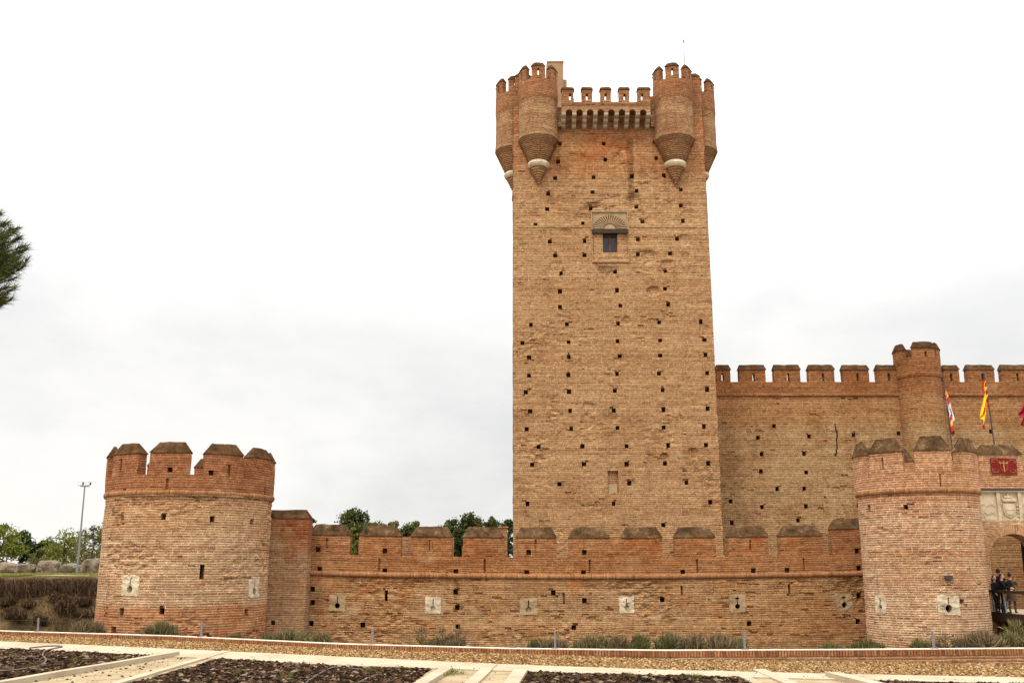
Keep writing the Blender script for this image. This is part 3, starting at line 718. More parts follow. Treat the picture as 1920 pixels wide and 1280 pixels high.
# the other three faces
xr = lambda v: taper(v)
zs = lin(ZF, ZT, 60)
for z0, z1 in zip(zs, zs[1:]):
    for y0, y1 in zip(lin(Y_KEEP + .02, Y_KEEP + DEPTH, 12), lin(Y_KEEP + .02, Y_KEEP + DEPTH, 12)[1:]):
        e = lambda v, s: .04 * mnoise.noise((v * 1.7, s, 3))
        for X, s in ((lambda v: KX0 - .01, 0), (lambda v: taper(v) + .01, 1)):
            k0, k1 = ((y0 - Y_KEEP) / DEPTH * 1.15, (y1 - Y_KEEP) / DEPTH * 1.15) if s == 0 else (0, 0)
            q = [(X(z0) + k0, y0, z0), (X(z0) + k1, y1, z0), (X(z1) + k1, y1, z1), (X(z1) + k0, y0, z1)]
            m.face(q, [(p[1], p[2]) for p in q])
    q = [(taper(z0), Y_KEEP + DEPTH, z0), (KX0 + 1.15, Y_KEEP + DEPTH, z0), (KX0 + 1.15, Y_KEEP + DEPTH, z1), (taper(z1), Y_KEEP + DEPTH, z1)]
    m.face(q, [(p[0], p[2]) for p in q])
q = [(KX0, Y_KEEP + .3, ZT - .02), (taper(ZT), Y_KEEP + .3, ZT - .02), (taper(ZT), Y_KEEP + DEPTH, ZT - .02), (KX0, Y_KEEP + DEPTH, ZT - .02)]
m.face(q, [(p[0], p[1]) for p in q])
m.build('wall', M['keep'], keep)
# projecting thin ledge lines
for (pa, pb, py) in ((972, 1110, 426), (1177, 1322, 424)):
    mm = MB(); mm.box((ku(pa, py), Y_KEEP - .035, zl - .05), (ku(pb, py), Y_KEEP + .1, zl + .06)); mm.build('ledge', M['keep'], keep)
# niche fill: paler lower half
mm = MB(); mm.box((nic[0] - .31, Y_KEEP + .12, nic[1] - nic[3] / 2 + .003), (nic[0] + .27, Y_KEEP + .3, nic[1] - nic[3] * .12)); mm.build('niche_infill', M['tan_stone'], keep)

# --- framed window with fan
wc = (wx0 + wx1) / 2; ww = wx1 - wx0
zy = lambda py: kz(py)
m = MB(); yb = Y_KEEP + .06
lz0, lz1 = zy(438), zy(431); oz0 = zy(473); ox0, ox1 = ku(1130.5, 455), ku(1158, 455)
m.box((wx0 + .003, yb, wz0), (ox0, yb + .6, lz0)); m.box((ox1, yb, wz0), (wx1 - .003, yb + .6, lz0)); m.box((ox0, yb, wz0), (ox1, yb + .6, oz0))
m.box((wx0 - .06, Y_KEEP - .05, wz0 - .02), (wx0, yb + .3, lz0)); m.box((wx1, Y_KEEP - .05, wz0 - .02), (wx1 + .06, yb + .3, lz0)); m.box((wx0 - .06, Y_KEEP - .09, wz0 - .12), (wx1 + .06, yb + .2, wz0 - .021))
m.box((wx0 + .3, Y_KEEP - .02, wz0 - .36), (wx1 - .3, yb, wz0 - .121))
win = m.build('window', M['keep'], keep)
m = MB(); m.box((wx0 + .003, yb - .02, lz1 + .002), (wx1 - .003, yb + .5, wz1 - .003))
m.box((wx0 - .05, Y_KEEP - .06, wz1), (wx1 + .05, Y_KEEP + .2, wz1 + .07)); m.box((wx0 - .06, Y_KEEP - .05, lz1), (wx0, yb + .1, wz1)); m.box((wx1, Y_KEEP - .05, lz1), (wx1 + .06, yb + .1, wz1))
fc = Vector((wc, yb - .02, lz1 + .06)); rad = ww * .47
fan = m; mf_ = MB(); mf_.prism([fc + Vector((math.cos(PI * k / 24), 0, math.sin(PI * k / 24) * .88)) * rad * 1.02 for k in range(25)], (0, -.012, 0)); mf_.build('fan_ground', M['fanred'], win)
for k in range(19):
    a = PI * (k + .5) / 19; d = Vector((math.cos(a), 0, math.sin(a) * .88)); n = Vector((-d.z, 0, d.x)) * .030
    p0 = fc + d * rad * .38; p1 = fc + d * rad
    m.prism([p0 - n * .6, p1 - n * 1.6, p1 + n * 1.6, p0 + n * .6], (0, -.07, 0))
pts = [fc + Vector((math.cos(PI * k / 12), 0, math.sin(PI * k / 12) * .85)) * rad * .33 for k in range(13)]
m.prism(pts, (0, -.06, 0))
m.build('fan_panel', M['tan_stone'], win)
m = MB(); m.box((wx0 - .04, Y_KEEP - .12, lz0 + .003), (wx1 + .04, yb + .4, lz1)); m.build('lintel', M['wood'], win)
m = MB(); fy = yb + .30
m.box((ox0 + .002, fy, oz0 + .002), (ox0 + .09, fy + .1, lz0)); m.box((ox1 - .09, fy, oz0 + .002), (ox1 - .002, fy + .1, lz0))
m.box((ox0 + .09, fy, oz0 + .002), (ox1 - .09, fy + .1, oz0 + .09)); m.box((ox0 + .09, fy, lz0 - .09), (ox1 - .09, fy + .1, lz0))
m.box(((ox0 + ox1) / 2 - .06, fy - .03, oz0 + .09), ((ox0 + ox1) / 2 + .06, fy + .1, lz0 - .09)); m.build('frame', M['redwood'], win)
m = MB(); m.box((ox0 + .02, fy + .05, oz0 + .05), (ox1 - .02, fy + .08, lz0 - .05)); m.build('pane', M['glass'], win)

# --- machicolated parapet between the turrets
PY = Y_KEEP - 1.05
px0, px1 = at(1053, 190, PY).x, at(1219, 190, PY).x
za = at(1130, 205, PY).z; zb = at(1130, 212, PY).z; zg = at(1130, 191, PY).z; ze = at(1130, 168, PY).z; zc = at(1130, 161.5, PY).z; zcb = kz(244)
NC = 9; cw = .27
cxs = [px0 + cw / 2 + (px1 - px0 - cw) * k / (NC - 1) for k in range(NC)]
pitch = cxs[1] - cxs[0]
def arch_dep(u, v):
    if v > za: return 0
    for k in range(NC - 1):
        c = (cxs[k] + cxs[k + 1]) / 2; hw = (pitch - cw) / 2 + .02
        if abs(u - c) < hw and v < zb + .0 + (za - zb) * math.sqrt(max(0, 1 - ((u - c) / hw) ** 2)): return 9
    return 0
m = MB(); m.slab(lambda u, v, d: (u, PY + d, v), lin(px0, px1, 150), merge(lin(zb, za, 12), [za, zg]), arch_dep, .45, 0, True)
m.box((px0, PY + .45, za + .02), (px1, Y_KEEP - .06, za + .2))
m.box((px0 + .003, PY + .01, za + .28), (px1 - .003, PY - .04, za + .36))
par = m.build('parapet', M['bartizan'], keep)
for c in cxs:
    prof = [(0, zcb), (.18, zcb + .02)]
    steps = 3; prof = []
    for k in range(steps):
        z0_ = zcb + (zb - zcb) * k / steps; z1_ = zcb + (zb - zcb) * (k + 1) / steps; o0 = 1.05 * (k) / steps; o1 = 1.05 * (k + 1) / steps
        for a in range(6):
            t = PI / 2 * a / 5
            prof.append((o0 + .02 + (o1 - o0) * math.sin(t), z0_ + (z1_ - z0_) * .62 * (1 - math.cos(t))))
        prof.append((o1 + .02, z1_))
    poly = [(c - cw / 2, Y_KEEP + .1, zcb)] + [(c - cw / 2, Y_KEEP - a, b) for a, b in prof] + [(c - cw / 2, Y_KEEP + .1, zb - .001)]
    mm = MB(); mm.prism(poly, (cw, 0, 0)); mm.build('corbel', M['corbel'], keep)
mpx = [(1053.5, 1075.5), (1090.5, 1110.5), (1126, 1145.5), (1160.5, 1180), (1196, 1219)]
for k, (a, b) in enumerate(mpx):
    u0, u1 = at(a, 180, PY).x, at(b, 180, PY).x; us_ = at([1069, 1100.5, 1135.5, 1171, 1204][k], 180, PY).x
    merlon(keep, lambda u, v, d: (u, PY + d, v), u0, u1, zg, ze, zc, .45, M['bartizan'], M['cap2'], (us_, at(1130, 182, PY).z, .14, .46), e=.05, o=.06, cap_child=True)
# back parapet and side parapets, seen through the gaps
m = MB(); bz = ZT
m.box((KX0 + 3.0, Y_KEEP + DEPTH - .5, bz), (taper(bz) - 3, Y_KEEP + DEPTH + .3, bz + 1.0))
m.build('rear_parapet', M['bartizan'], keep)
for k in range(5):
    x = KX0 + 3.5 + k * 1.35; 
    merlon(keep, lambda u, v, d: (u, Y_KEEP + DEPTH + .3 - d, v), x, x + .75, bz + 1.0, bz + 1.7, bz + 1.95, .45, M['bartizan'], M['cap2'], None, e=.05, o=.06)
for X0, X1 in ((KX0 - .8, KX0 - .35), (taper(bz) + .35, taper(bz) + .8)):
    m = MB(); m.box((X0, Y_KEEP + 3.3, za), (X1, Y_KEEP + DEPTH - 3.3, zg)); m.box((min(X0, KX0), Y_KEEP + 3.3, za - .3), (max(X1, KX0 if X0 < 0 else X1), Y_KEEP + DEPTH - 3.3, za - .003)) if False else None
    m.build('side_parapet', M['bartizan'], keep)

# --- corner turrets
RB = 1.30
tz = lambda py: kz(py, Y_KEEP - RB * .9)
z_tip, z_ring0, z_ring1, z_cone, z_band, z_base, z_eave, z_top = kz(349), kz(311, 62.4), kz(298, 62.3), tz(252), tz(183), tz(149), tz(127), tz(119)
def turret(cx, cy, parent, face_ang, hole=True):
    m = MB(); prof = [(.02, z_tip)]
    n = 8
    for k in range(n):
        r = .03 + .55 * (k + 1) / n; z = z_tip + (z_ring0 - z_tip) * (k + .8) / n
        prof += [(prof[-1][0], z - .03), (r, z)]
    prof.append((.58, z_ring0)); m.lathe(cx, cy, prof, 36)
    prof = [(.62, z_ring1 - .01)]; n = 14
    for k in range(n):
        r = .64 + (RB + .03 - .64) * (k + 1) / n; z = z_ring1 + (z_cone - z_ring1) * (k + 1) / n
        prof += [(prof[-1][0], z - .06), (r + .018, z - .055), (r + .018, z - .01), (r, z)]
    prof += [(RB + .03, z_cone + .25), (RB, z_cone + .27), (RB - .01, z_band - .25), (RB + .01, z_band), (RB + .03, z_band + .1), (RB + .01, z_base)]
    m.lathe(cx, cy, prof, 48)
    m.lathe(cx, cy, [(RB + .01, z_base), (RB - .4, z_base), (RB - .4, z_base - .9), (.01, z_base - .9)], 48)
    b = m.build('turret', M['bartizan'], parent)
    m = MB(); zr = (z_ring0 + z_ring1) / 2; hr = (z_ring1 - z_ring0) / 2
    m.lathe(cx, cy, [(.5, z_ring0 - .001), (.60, z_ring0), (.68, zr - hr * .6), (.735, zr), (.70, zr + hr * .6), (.62, z_ring1), (.5, z_ring1 + .001)], 36)
    m.build('stone_ring', M['stone'], b)
    for k in range(6):
        c = face_ang + k * PI / 3 + R(1)
        mf = lambda u, v, d: (cx + (RB + .01 - d) * math.sin(u / RB), cy - (RB + .01 - d) * math.cos(u / RB), v)
        hw = R(20.5) * RB
        ob = merlon(b, mf, c * RB - hw, c * RB + hw, z_base, z_eave, z_top, .38, M['bartizan'], M['cap2'], (c * RB, (z_base + z_eave) / 2 + .02, .12, .50), e=.14, o=.05, n=5, nu=8, cap_child=False)
    return b
OFFC = 1.78
kt = taper(z_band)
for cx, cy, fa in ((ku(1009, 200) , Y_KEEP - .1, R(0)), (ku(1261.5, 200), Y_KEEP - .1, 0), (KX0 + .12, Y_KEEP + OFFC, R(0)), (kt - .1, Y_KEEP + OFFC + .1, R(10)),
                   (KX0 + 1.25, Y_KEEP + DEPTH - OFFC, 0), (kt - .1, Y_KEEP + DEPTH - OFFC, 0), (KX0 + 1.15 + OFFC, Y_KEEP + DEPTH, 0), (kt - OFFC, Y_KEEP + DEPTH, 0)):
    turret(cx, cy, keep, -math.atan2(cx, cy))
# corner piers that rise between the paired turrets
for X0, X1, Yc in ((KX0 + .02, KX0 + 1.3, Y_KEEP + .05), (kt - 1.3, kt - .02, Y_KEEP + .05)):
    m = MB(); m.box((X0, Yc, ZT - .5), (X1, Yc + 1.5, z_base + .2)); m.build('corner_pier', M['bartizan'], keep)
    merlon(keep, lambda u, v, d: (u, Yc + .03 + d, v), X0 + .1, X1 - .1, z_base + .2, z_eave, z_top, .5, M['bartizan'], M['cap2'], None, e=.2)
# short dark links between turrets and parapet
for a, b, zt_ in ((1042, 1053, zg), (1219, 1230, ze - .1)):
    m = MB(); m.box((ku(a, 220), Y_KEEP - .25, kz(240)), (ku(b, 220) - .003, Y_KEEP + .6, zt_)); m.build('parapet_link', M['bartizan'], keep)
# stair block on the roof
YS = Y_KEEP + 6
m = MB(); p0, p1 = at(1026, 117, YS), at(1056, 117, YS); p2 = at(1063, 147, YS)
m.box((p0.x, YS, ZT), (p1.x, YS + 2.6, p0.z)); m.box((p1.x + .002, YS + .2, ZT), (p2.x, YS + 2.0, p2.z)); m.box((p0.x - .04, YS - .04, p0.z + .001), (p1.x + .04, YS + 2.64, p0.z + .1))
m.build('stair_block', M['plaster'], keep)
# aerial
ya = Y_KEEP + 3; m = MB(); pa, pb_ = at(1284.5, 135, ya), at(1282, 79, ya); m.tube([pa, pb_], .03, 5); m.tube([pb_, pb_ + Vector((0, 0, .18))], [.07, .05], 6); m.build('mast', M['metal'], keep)

# ------------------------------------------------------------------ the curtain wall behind
cz = lambda py: kz(py, Y_CUR); cu = lambda px, py: at(px, py, Y_CUR).x
cur = empty('curtain_wall', (cu(1600, 800), Y_CUR, ZF), 'high brick curtain wall with merlons running right from the keep', 'castle wall')
CH = [(420,571),(324,640),(630,633),(898,625),(1168,615),(346,740),(601,736),(342,842),(614,849),(440,948),(602,945),(348,1055),(612,1052),(160,1022),(565,1137),(167,1150),(1492,607),(1722,604),(928,1047)]
rects = [(cu(1320 + a / 3.2, 620 + b / 3.2), cz(620 + b / 3.2), .25, .27, .8) for a, b in CH]
# the long crack
crk = [(785,556),(788,575),(795,600),(802,622),(797,645),(795,668),(800,690),(797,712),(793,735),(785,752)]
CX0, CX1 = taper(10) - .4, 44
zpar = cz(716); zstr = cz(738); zme = cz(693); zmt = cz(683)
for (a, b), (c, d) in zip(crk, crk[1:]):
    x0, x1 = cu(1320 + a/3.2, 620 + b/3.2), cu(1320 + c/3.2, 620 + d/3.2); z0_, z1_ = cz(620 + b/3.2), cz(620 + d/3.2)
    rects.append(((x0 + x1) / 2, (z0_ + z1_) / 2, abs(x1 - x0) + .05, abs(z0_ - z1_) + .02, .3))
fn, gu, gv = rect_holes(rects)
def curf(u, v, d): return (u, Y_CUR + d + (.03 * mnoise.noise((u * .6, v * .5, 7)) if d < 2 else 0), v)
rects += missing_bricks(rects, CX0, 26, 2, zstr, 110, .118, 42)
m = MB(); slab_bands(m, curf, CX0, CX1, ZF, zstr, rects, 2.0, .3, .2, 2.2, True); m.build('wall', M['curtain'], cur)
m = MB(); m.slab(lambda u, v, d: (u, Y_CUR - .02 + d, v), lin(CX0, CX1, 60), [zstr + .003, zpar], lambda u, v: 0, .6, 0, True); m.build('parapet', M['curtain'], cur)
m = MB(); m.box((CX0, Y_CUR - .09, zstr - .14), (CX1, Y_CUR + .3, zstr)); m.build('ledge', M['curtain'], cur)
tops = [(1343, 1369), (1386, 1435), (1451, 1500), (1516, 1564), (1580, 1629), (1644, 1683), (1769, 1798), (1813, 1864), (1878, 1928), (1942, 1992), (2006, 2056), (2070, 2120)]
slits = [1355, 1413, 1478, 1543, 1608, 1667, 1783.5, 1842.5, 1908, 1967, 2031, 2095]
def rise(x): return .0
for (a, b), s_ in zip(tops, slits):
    mf = lambda u, v, d: (u, Y_CUR - .02 + d, v)
    merlon(cur, mf, cu(a, 700), cu(b, 700), zpar + .002, zme, zmt, .5, M['curtain'], M['cap2'], (cu(s_, 708), cz(707), .16, .50), e=.06, o=.06, f=.30)
# half-round turret
tcx = cu(1727, 760); tr_ = 1.43
m = MB(); zt = lambda py: kz(py, Y_CUR - 1.3)
m.lathe(tcx, Y_CUR + .1, [(tr_, ZF), (tr_, zt(705)), (tr_ + .05, zt(704)), (tr_ + .08, zt(699)), (tr_ + .05, zt(697)), (tr_ + .05, zt(672)), (tr_ - .4, zt(672)), (tr_ - .4, zt(690)), (.01, zt(690))], 56)
tu = m.build('turret', M['curtain'], cur)
for a, b in ((-102, -57), (-33, 30), (34, 74), (98, 138), (158, 200), (212, 246)):
    mf = lambda u, v, d: (tcx + (tr_ + .05 - d) * math.sin(u / tr_), Y_CUR + .1 - (tr_ + .05 - d) * math.cos(u / tr_), v)
    merlon(tu, mf, R(a) * tr_, R(b) * tr_, zt(672), zt(652), zt(640), .4, M['curtain'], M['cap2'], (R(2) * tr_, zt(664), .13, .4) if a == -33 else None, e=.12, o=.05, n=6, nu=10, cap_child=False)

# ------------------------------------------------------------------ the low barrier wall
bz = lambda py: kz(py, Y_BAR); bu = lambda px, py: at(px, py, Y_BAR).x
bar = empty('barrier_wall', (bu(1100, 1100), Y_BAR, ZF), 'low outer brick wall with hipped merlons and pale gun loops in front of the keep', 'castle wall')
BX0, BX1 = bu(577, 1090), bu(1640, 1090)
def sag(u): t = (u - (BX0 + BX1) / 2) / ((BX1 - BX0) / 2); return -.17 * max(0, 1 - t * t)
def barf(u, v, d):
    n = (.045 * mnoise.noise((u * .6, v * .8, 11)) + .02 * mnoise.noise((u * 2.5, v * 3, 12)) + (worn(u, v, 7.7, .075, -.02, .3) if v < zst - .15 else 0)) if d < 1 else 0
    return (u, Y_BAR + d + n, v + sag(u) * sstep(-2, 1.5, v))
def px3(a, b): return 560 + a / 3.5556, 940 + b / 3.5556
def px4(a, b): return 1080 + a / 3.4286, 940 + b / 3.4286
BH = [px3(*p) for p in [(130,320),(575,328),(1533,337),(1905,337),(140,450),(575,461),(1048,468),(1521,473),(92,582),(1046,601),(1698,607),(92,672),(1057,704),(1905,658),(83,812),(426,821),(1062,832),(1834,838)]]
BH += [px4(*p) for p in [(1808,315),(48,458),(686,453),(1140,443),(1357,440),(1818,426),(556,630),(1820,605),(1113,783),(1813,770)]]
zs_of = lambda x, py: bz(py) - sag(x) * sstep(-2, 1.5, bz(py))
zst = bz(1074); zgap = bz(1038); zev = bz(1001); ztp = bz(982)
rects = []
for (a, b) in BH:
    x = bu(a, b); rects.append((x, zs_of(x, b), .23, .24, .7))
for (a, b, w_, h_, d) in [(*px3(583, 627), 5.6, 20, .8), (*px4(1370, 560), 4, 17, .8), (*px3(1768, 645), 4, 20, .15), (*px4(680, 570), 4, 17, .2), (*px3(1240, 430), 4, 25, .12), (*px3(538, 420), 4, 24, .10), (*px4(88, 415), 4, 24, .12), (*px4(780, 413), 4, 24, .12), (*px4(1465, 400), 3, 22, .12)]:
    x = bu(a, b); rects.append((x, zs_of(x, b), w_ / 38.8, h_ / 38.8, d))
LOOPS = [(632.5, 1129, 30, 31), (812, 1134, 29, 31), (991, 1136, 33, 31), (1175, 1132.5, 28, 31), (1382.5, 1130, 29, 33), (1583, 1128, 31, 30)]
lp = []
for k, (a, b, w_, h_) in enumerate(LOOPS):
    x = bu(a, b); z = zs_of(x, b); lp.append((x, z, w_ / 38.8, h_ / 38.8)); rects.append((x, z, w_ / 38.8 - .22, h_ / 38.8 - .22, .95))
lo = [r for r in rects if r[1] < zst]; hi = [(*r[:4], min(r[4], .42)) for r in rects if r[1] >= zst]
fn, gu, gv = rect_holes(lo)
lo += missing_bricks(lo, BX0, BX1, -1.8, zst - .05, 330, .105, 43)
m = MB(); slab_bands(m, barf, BX0, BX1, ZF - .3, zst, lo, 1.6, .11, .10, 1.2, True); m.build('wall', M['barrier'], bar)
fn, gu, gv = rect_holes([r for r in hi if r[1] < zgap])
m = MB(); m.slab(barf, thin(lin(BX0, BX1, 120), merge([BX0, BX1], gu), .02), merge([zst + .002, zgap], gv), bucket_depth(hi), .8, 0, True); m.build('parapet', M['barrier'], bar)
for k, (x, z, w_, h_) in enumerate(lp):
    gun_loop(barf, x, z, w_, h_, bar, filled=k in (1, 2, 3), mat='tan_stone' if k in (0, 2, 4, 5) else 'stone', shape='cross' if k in (4, 5) else 'key')
# half-round string course
def roll(m, mf, us, v, r, mat=0, n=7):
    prof = [(.06, -r)] + [(-r * .8 * math.sin(PI * k / n), -r * math.cos(PI * k / n)) for k in range(n + 1)] + [(.06, r)]
    for u0, u1 in zip(us, us[1:]):
        for (d0, h0), (d1, h1) in zip(prof, prof[1:]):
            m.face((mf(u0, v + h0, d0), mf(u1, v + h0, d0), mf(u1, v + h1, d1), mf(u0, v + h1, d1)), [(u0, .05 + h0 + r), (u1, .05 + h0 + r), (u1, .05 + h1 + r), (u0, .05 + h1 + r)], mat)
m = MB(); roll(m, barf, lin(BX0, BX1, 120), zst, .12); m.build('string_course', M['soldier'], bar)
MER = [(579, 656), (673.5, 752), (770.5, 847.5), (868, 944.5), (967, 1043.5), (1067, 1142.5), (1165.5, 1242), (1266, 1342), (1365, 1441), (1463, 1542), (1561, 1640)]
SL = {2: (807, 1021, .13, .5), 4: (1004.5, 1020, .1, .45, .1), 5: (1205, 1023, .13, .5), 8: (1406.5, 1021, .09, .5, .1), 0: (613, 1018, .12, .5, .1)}
for k, (a, b) in enumerate(MER):
    u0, u1 = bu(a, 1020), bu(b, 1020); hs = [r for r in hi if u0 < r[0] < u1 and r[1] > zgap + .05]; up = .28 if k == 10 else 0
    sl = None
    if k in SL:
        s_ = SL[k]; x = bu(s_[0], s_[1])
        if len(s_) == 4: sl = (x, zs_of(x, s_[1]), s_[2], s_[3])
        else: hs.append((x, zs_of(x, s_[1]), s_[2], s_[3], s_[4]))
    merlon(bar, barf, u0, u1, zgap + .002, zev + up, ztp + up + .02, .62, M['barrier'], M['cap'], sl, hs, e=.26, o=.04, f=.38, n=6, nu=6)
# inner parapet and sills behind the gaps
m = MB(); m.box((BX0 + 2, Y_BAR + 2.6, 1.0), (bu(845, 1000), Y_BAR + 3.1, bz(1003))); m.build('inner_parapet', M['endblock2'], bar)
m = MB(); x0 = bu(934, 1000) + .0; m.box((x0, Y_BAR + 2.2, 1.0), (KX0 - .3, Y_BAR + 2.8, bz(986))); m.box((x0 - .05, Y_BAR + 2.15, bz(986) + .002), (KX0 - .25, Y_BAR + 2.85, bz(983))); m.build('inner_pier', M['endblock2'], bar)
m = MB(); m.box((bu(862, 1020), Y_BAR + 2.3, 1.0), (bu(872, 1020), Y_BAR + 3, bz(1021))); m.build('inner_step', M['endblock2'], bar)
# projecting end block beside the round tower
YE = 49.0
ex0, ex1 = at(490, 1050, YE).x, at(575.5, 1050, YE).x
ef = lambda u, v, d: (u, YE + d + (.04 * mnoise.noise((u * .6, v * .8, 21)) if d < .5 else 0), v)
rects = [(at(x, y, YE).x, at(x, y, YE).z, .2, .2, .5) for x, y in ((512, 1167), (519, 1168))][:1]
fn, gu, gv = rect_holes(rects)
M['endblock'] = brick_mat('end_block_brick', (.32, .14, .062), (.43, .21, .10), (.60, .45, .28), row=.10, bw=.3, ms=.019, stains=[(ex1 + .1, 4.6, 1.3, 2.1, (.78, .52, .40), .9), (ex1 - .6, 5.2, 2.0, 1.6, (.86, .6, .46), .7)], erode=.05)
m = MB(); ztb = at(540, 971, YE).z
m.slab(ef, thin(lin(ex0, ex1, 12), merge([ex0, ex1], gu), .03), thin(lin(ZF, ztb, 24), merge([ZF, ztb], gv), .03), fn, .98, 0, True)
eb = m.build('end_block', M['endblock'], bar)
c = MB(); c.cap(ef, ex0 - .4, ex1, ztb + .003, at(540, 954.5, YE).z, .98, .22, .04, .38, 4); c.build('cap', M['cap2'], eb)

# ------------------------------------------------------------------ round towers
def round_tower(name, label, cx, cy, r, rp, zs_, zg_, ze_, zt_, holes, loops, mers, mat, capm, T=.75, mholes=(), mslits=(), batter=.0, chips=120, wear=.10):
    root = empty(name, (cx, cy, ZF), label, 'castle tower')
    def mfr(rad, seed):
        def mf(u, v, d):
            th = u / rad; rr = rad - d
            if d < 2: rr += .035 * mnoise.noise((math.sin(th) * 3, math.cos(th) * 3, v * .8 + seed)) + .02 * mnoise.noise((math.sin(th) * 9, math.cos(th) * 9, v * 3 + seed)) - (worn(th * rad, v, cx, wear, .0, .3) if v < zs_ - .15 else 0)
            return (cx + rr * math.sin(th), cy - rr * math.cos(th), v)
        return mf
    mf = mfr(r, cx); mp_ = mfr(rp, cx + 5)
    rects = []
    for (px, py, w_, h_, d) in holes:
        th, z = cyl_hit(px, py, cx, cy, r)
        if z < zs_: rects.append((th * r, z, w_, h_, d))
    lw = []
    for (px, py, w_, h_, fl, shp) in loops:
        th, z = cyl_hit(px, py, cx, cy, r); lw.append((th * r, z, w_, h_, fl, shp)); rects.append((th * r, z, w_ - .22, h_ - .22, .95))
    fn, gu, gv = rect_holes(rects)
    rects += missing_bricks(rects, -PI * r * .75, PI * r * .75, -1.6, zs_, chips, .105, cx)
    m = MB(); slab_bands(m, mf, -PI * r, PI * r, ZF - .3, zs_, rects, 1.5, .13, .11, 1.4, True)
    m.build('wall', mat, root)
    rects = []
    for (px, py, w_, h_, d) in holes:
        th, z = cyl_hit(px, py, cx, cy, rp)
        if zs_ < z < zg_: rects.append((th * rp, z, w_, h_, d))
    fn, gu, gv = rect_holes(rects)
    m = MB(); m.slab(mp_, thin(lin(-PI * rp, PI * rp, 120), merge([-PI * rp, PI * rp], gu), .03), thin(lin(zs_ + .002, zg_, 8), merge([zs_ + .002, zg_], gv), .03), bucket_depth(rects), T, 0, True)
    m.lathe(cx, cy, [(rp - .1, zs_ + .1), (.01, zs_ + .12)], 48)
    m.build('parapet', mat, root)
    m = MB(); roll(m, mfr(r, cx), lin(-PI * r, PI * r, 140), zs_, .125); m.build('string_course', M['soldier'], root)
    for (u, z, w_, h_, fl, shp) in lw: gun_loop(mf, u, z, w_, h_, root, fl, 'stone', shp)
    for k, (a, b) in enumerate(mers):
        hs = [(R(q[1]) * rp, q[2], q[3], q[4], q[5]) for q in mholes if q[0] == k]
        sl = [(R(q[1]) * rp, q[2], q[3], q[4]) for q in mslits if q[0] == k]
        merlon(root, mp_, R(a) * rp, R(b) * rp, zg_ + .002, ze_, zt_, T, mat, capm, sl[0] if sl else None, hs, e=.30, o=.05, f=.42, n=8, nu=14)
    return root
TLX, TLY, TLR = -15.07, 48.0, 3.73
zc_ = lambda py, Y: at(960, py, Y).z
def pl(a, b): return 160 + a / 3.0477, 800 + b / 3.0477
LH = [(*pl(a, b), .22, .25, .7) for a, b in [(220,370),(742,385),(980,402),(460,375),(210,517),(445,514),(726,525),(953,542),(210,1050),(437,1052),(920,1056)]]
LH += [(*pl(667, 827), .2, .6, .9), (*pl(467, 330), .12, .55, .1), (*pl(1025, 380), .1, .55, .15), (*pl(160, 1158), .3, .28, .4), (*pl(710, 1205), .22, .2, .5)]
tm = [(-28.5 + 17.5 + 36 * k, -1.5 + 17.5 + 36 * k) for k in range(-1, 9)]
round_tower('round_tower', 'squat round brick tower with wide hipped merlons at the left end of the wall', TLX, TLY, TLR, TLR + .06, zc_(933, 48), zc_(889, 44.3), zc_(848, 44.2), zc_(829, 44.6),
    LH, [(*pl(255, 905), .86, .86, False, 'key'), (*pl(965, 920), .86, .80, False, 'key')], tm, M['round'], M['cap2'], .55, chips=150, wear=.10,
    mholes=[(1, 3, zc_(880, 44.2), .22, .22, .5), (2, 29.5, zc_(884, 44.2), .22, .22, .5), (0, -36.5, zc_(876, 46), .12, .6, .12), (2, 41.5, zc_(880, 44.3), .14, .6, .12)])
TRX, TRY, TRR = 18.22, 46.0, 2.56
def pr_(a, b): return 1560 + a / 2.9083, 800 + b / 2.9083
RH = [(*pr_(a, b), .2, .2, .7) for a, b in [(401,436),(200,452),(710,950)]] + [(*pr_(590, 290), .06, .55, .12), (*pr_(200, 500), .08, .06, .2)]
round_tower('round_tower', 'round brick tower with hipped merlons at the left of the gate', TRX, TRY, TRR, TRR + .07, zc_(926, 46), zc_(883, 43.6), zc_(845, 43.6), zc_(820, 44),
    RH, [(*pr_(265, 967), .66, .74, False, 'key'), (*pr_(637, 970), .90, .80, False, 'key')], [(-21.0 + 45 * k, 13.0 + 45 * k) for k in range(-2, 6)], M['gate'], M['cap'], .42, chips=70, wear=.035,
    mholes=[(1, -51, zc_(866, 43.8), .09, .52, .12)])
# small weathered plaque on the tower
th, z = cyl_hit(*pr_(632, 820), TRX, TRY, TRR)
m = MB(); mfp = lambda u, v, d: (TRX + (TRR - d) * math.sin(u / TRR), TRY - (TRR - d) * math.cos(u / TRR), v)
m.slab(lambda u, v, d: mfp(u, v, d - .16), lin(th * TRR - .14, th * TRR + .14, 2), lin(z - .07, z + .07, 2), lambda u, v: 0, .2, 0, True)
tag(m.build('floodlight', M['dark_metal']), 'small dark floodlight fixed on the round tower by the gate', 'lamp')

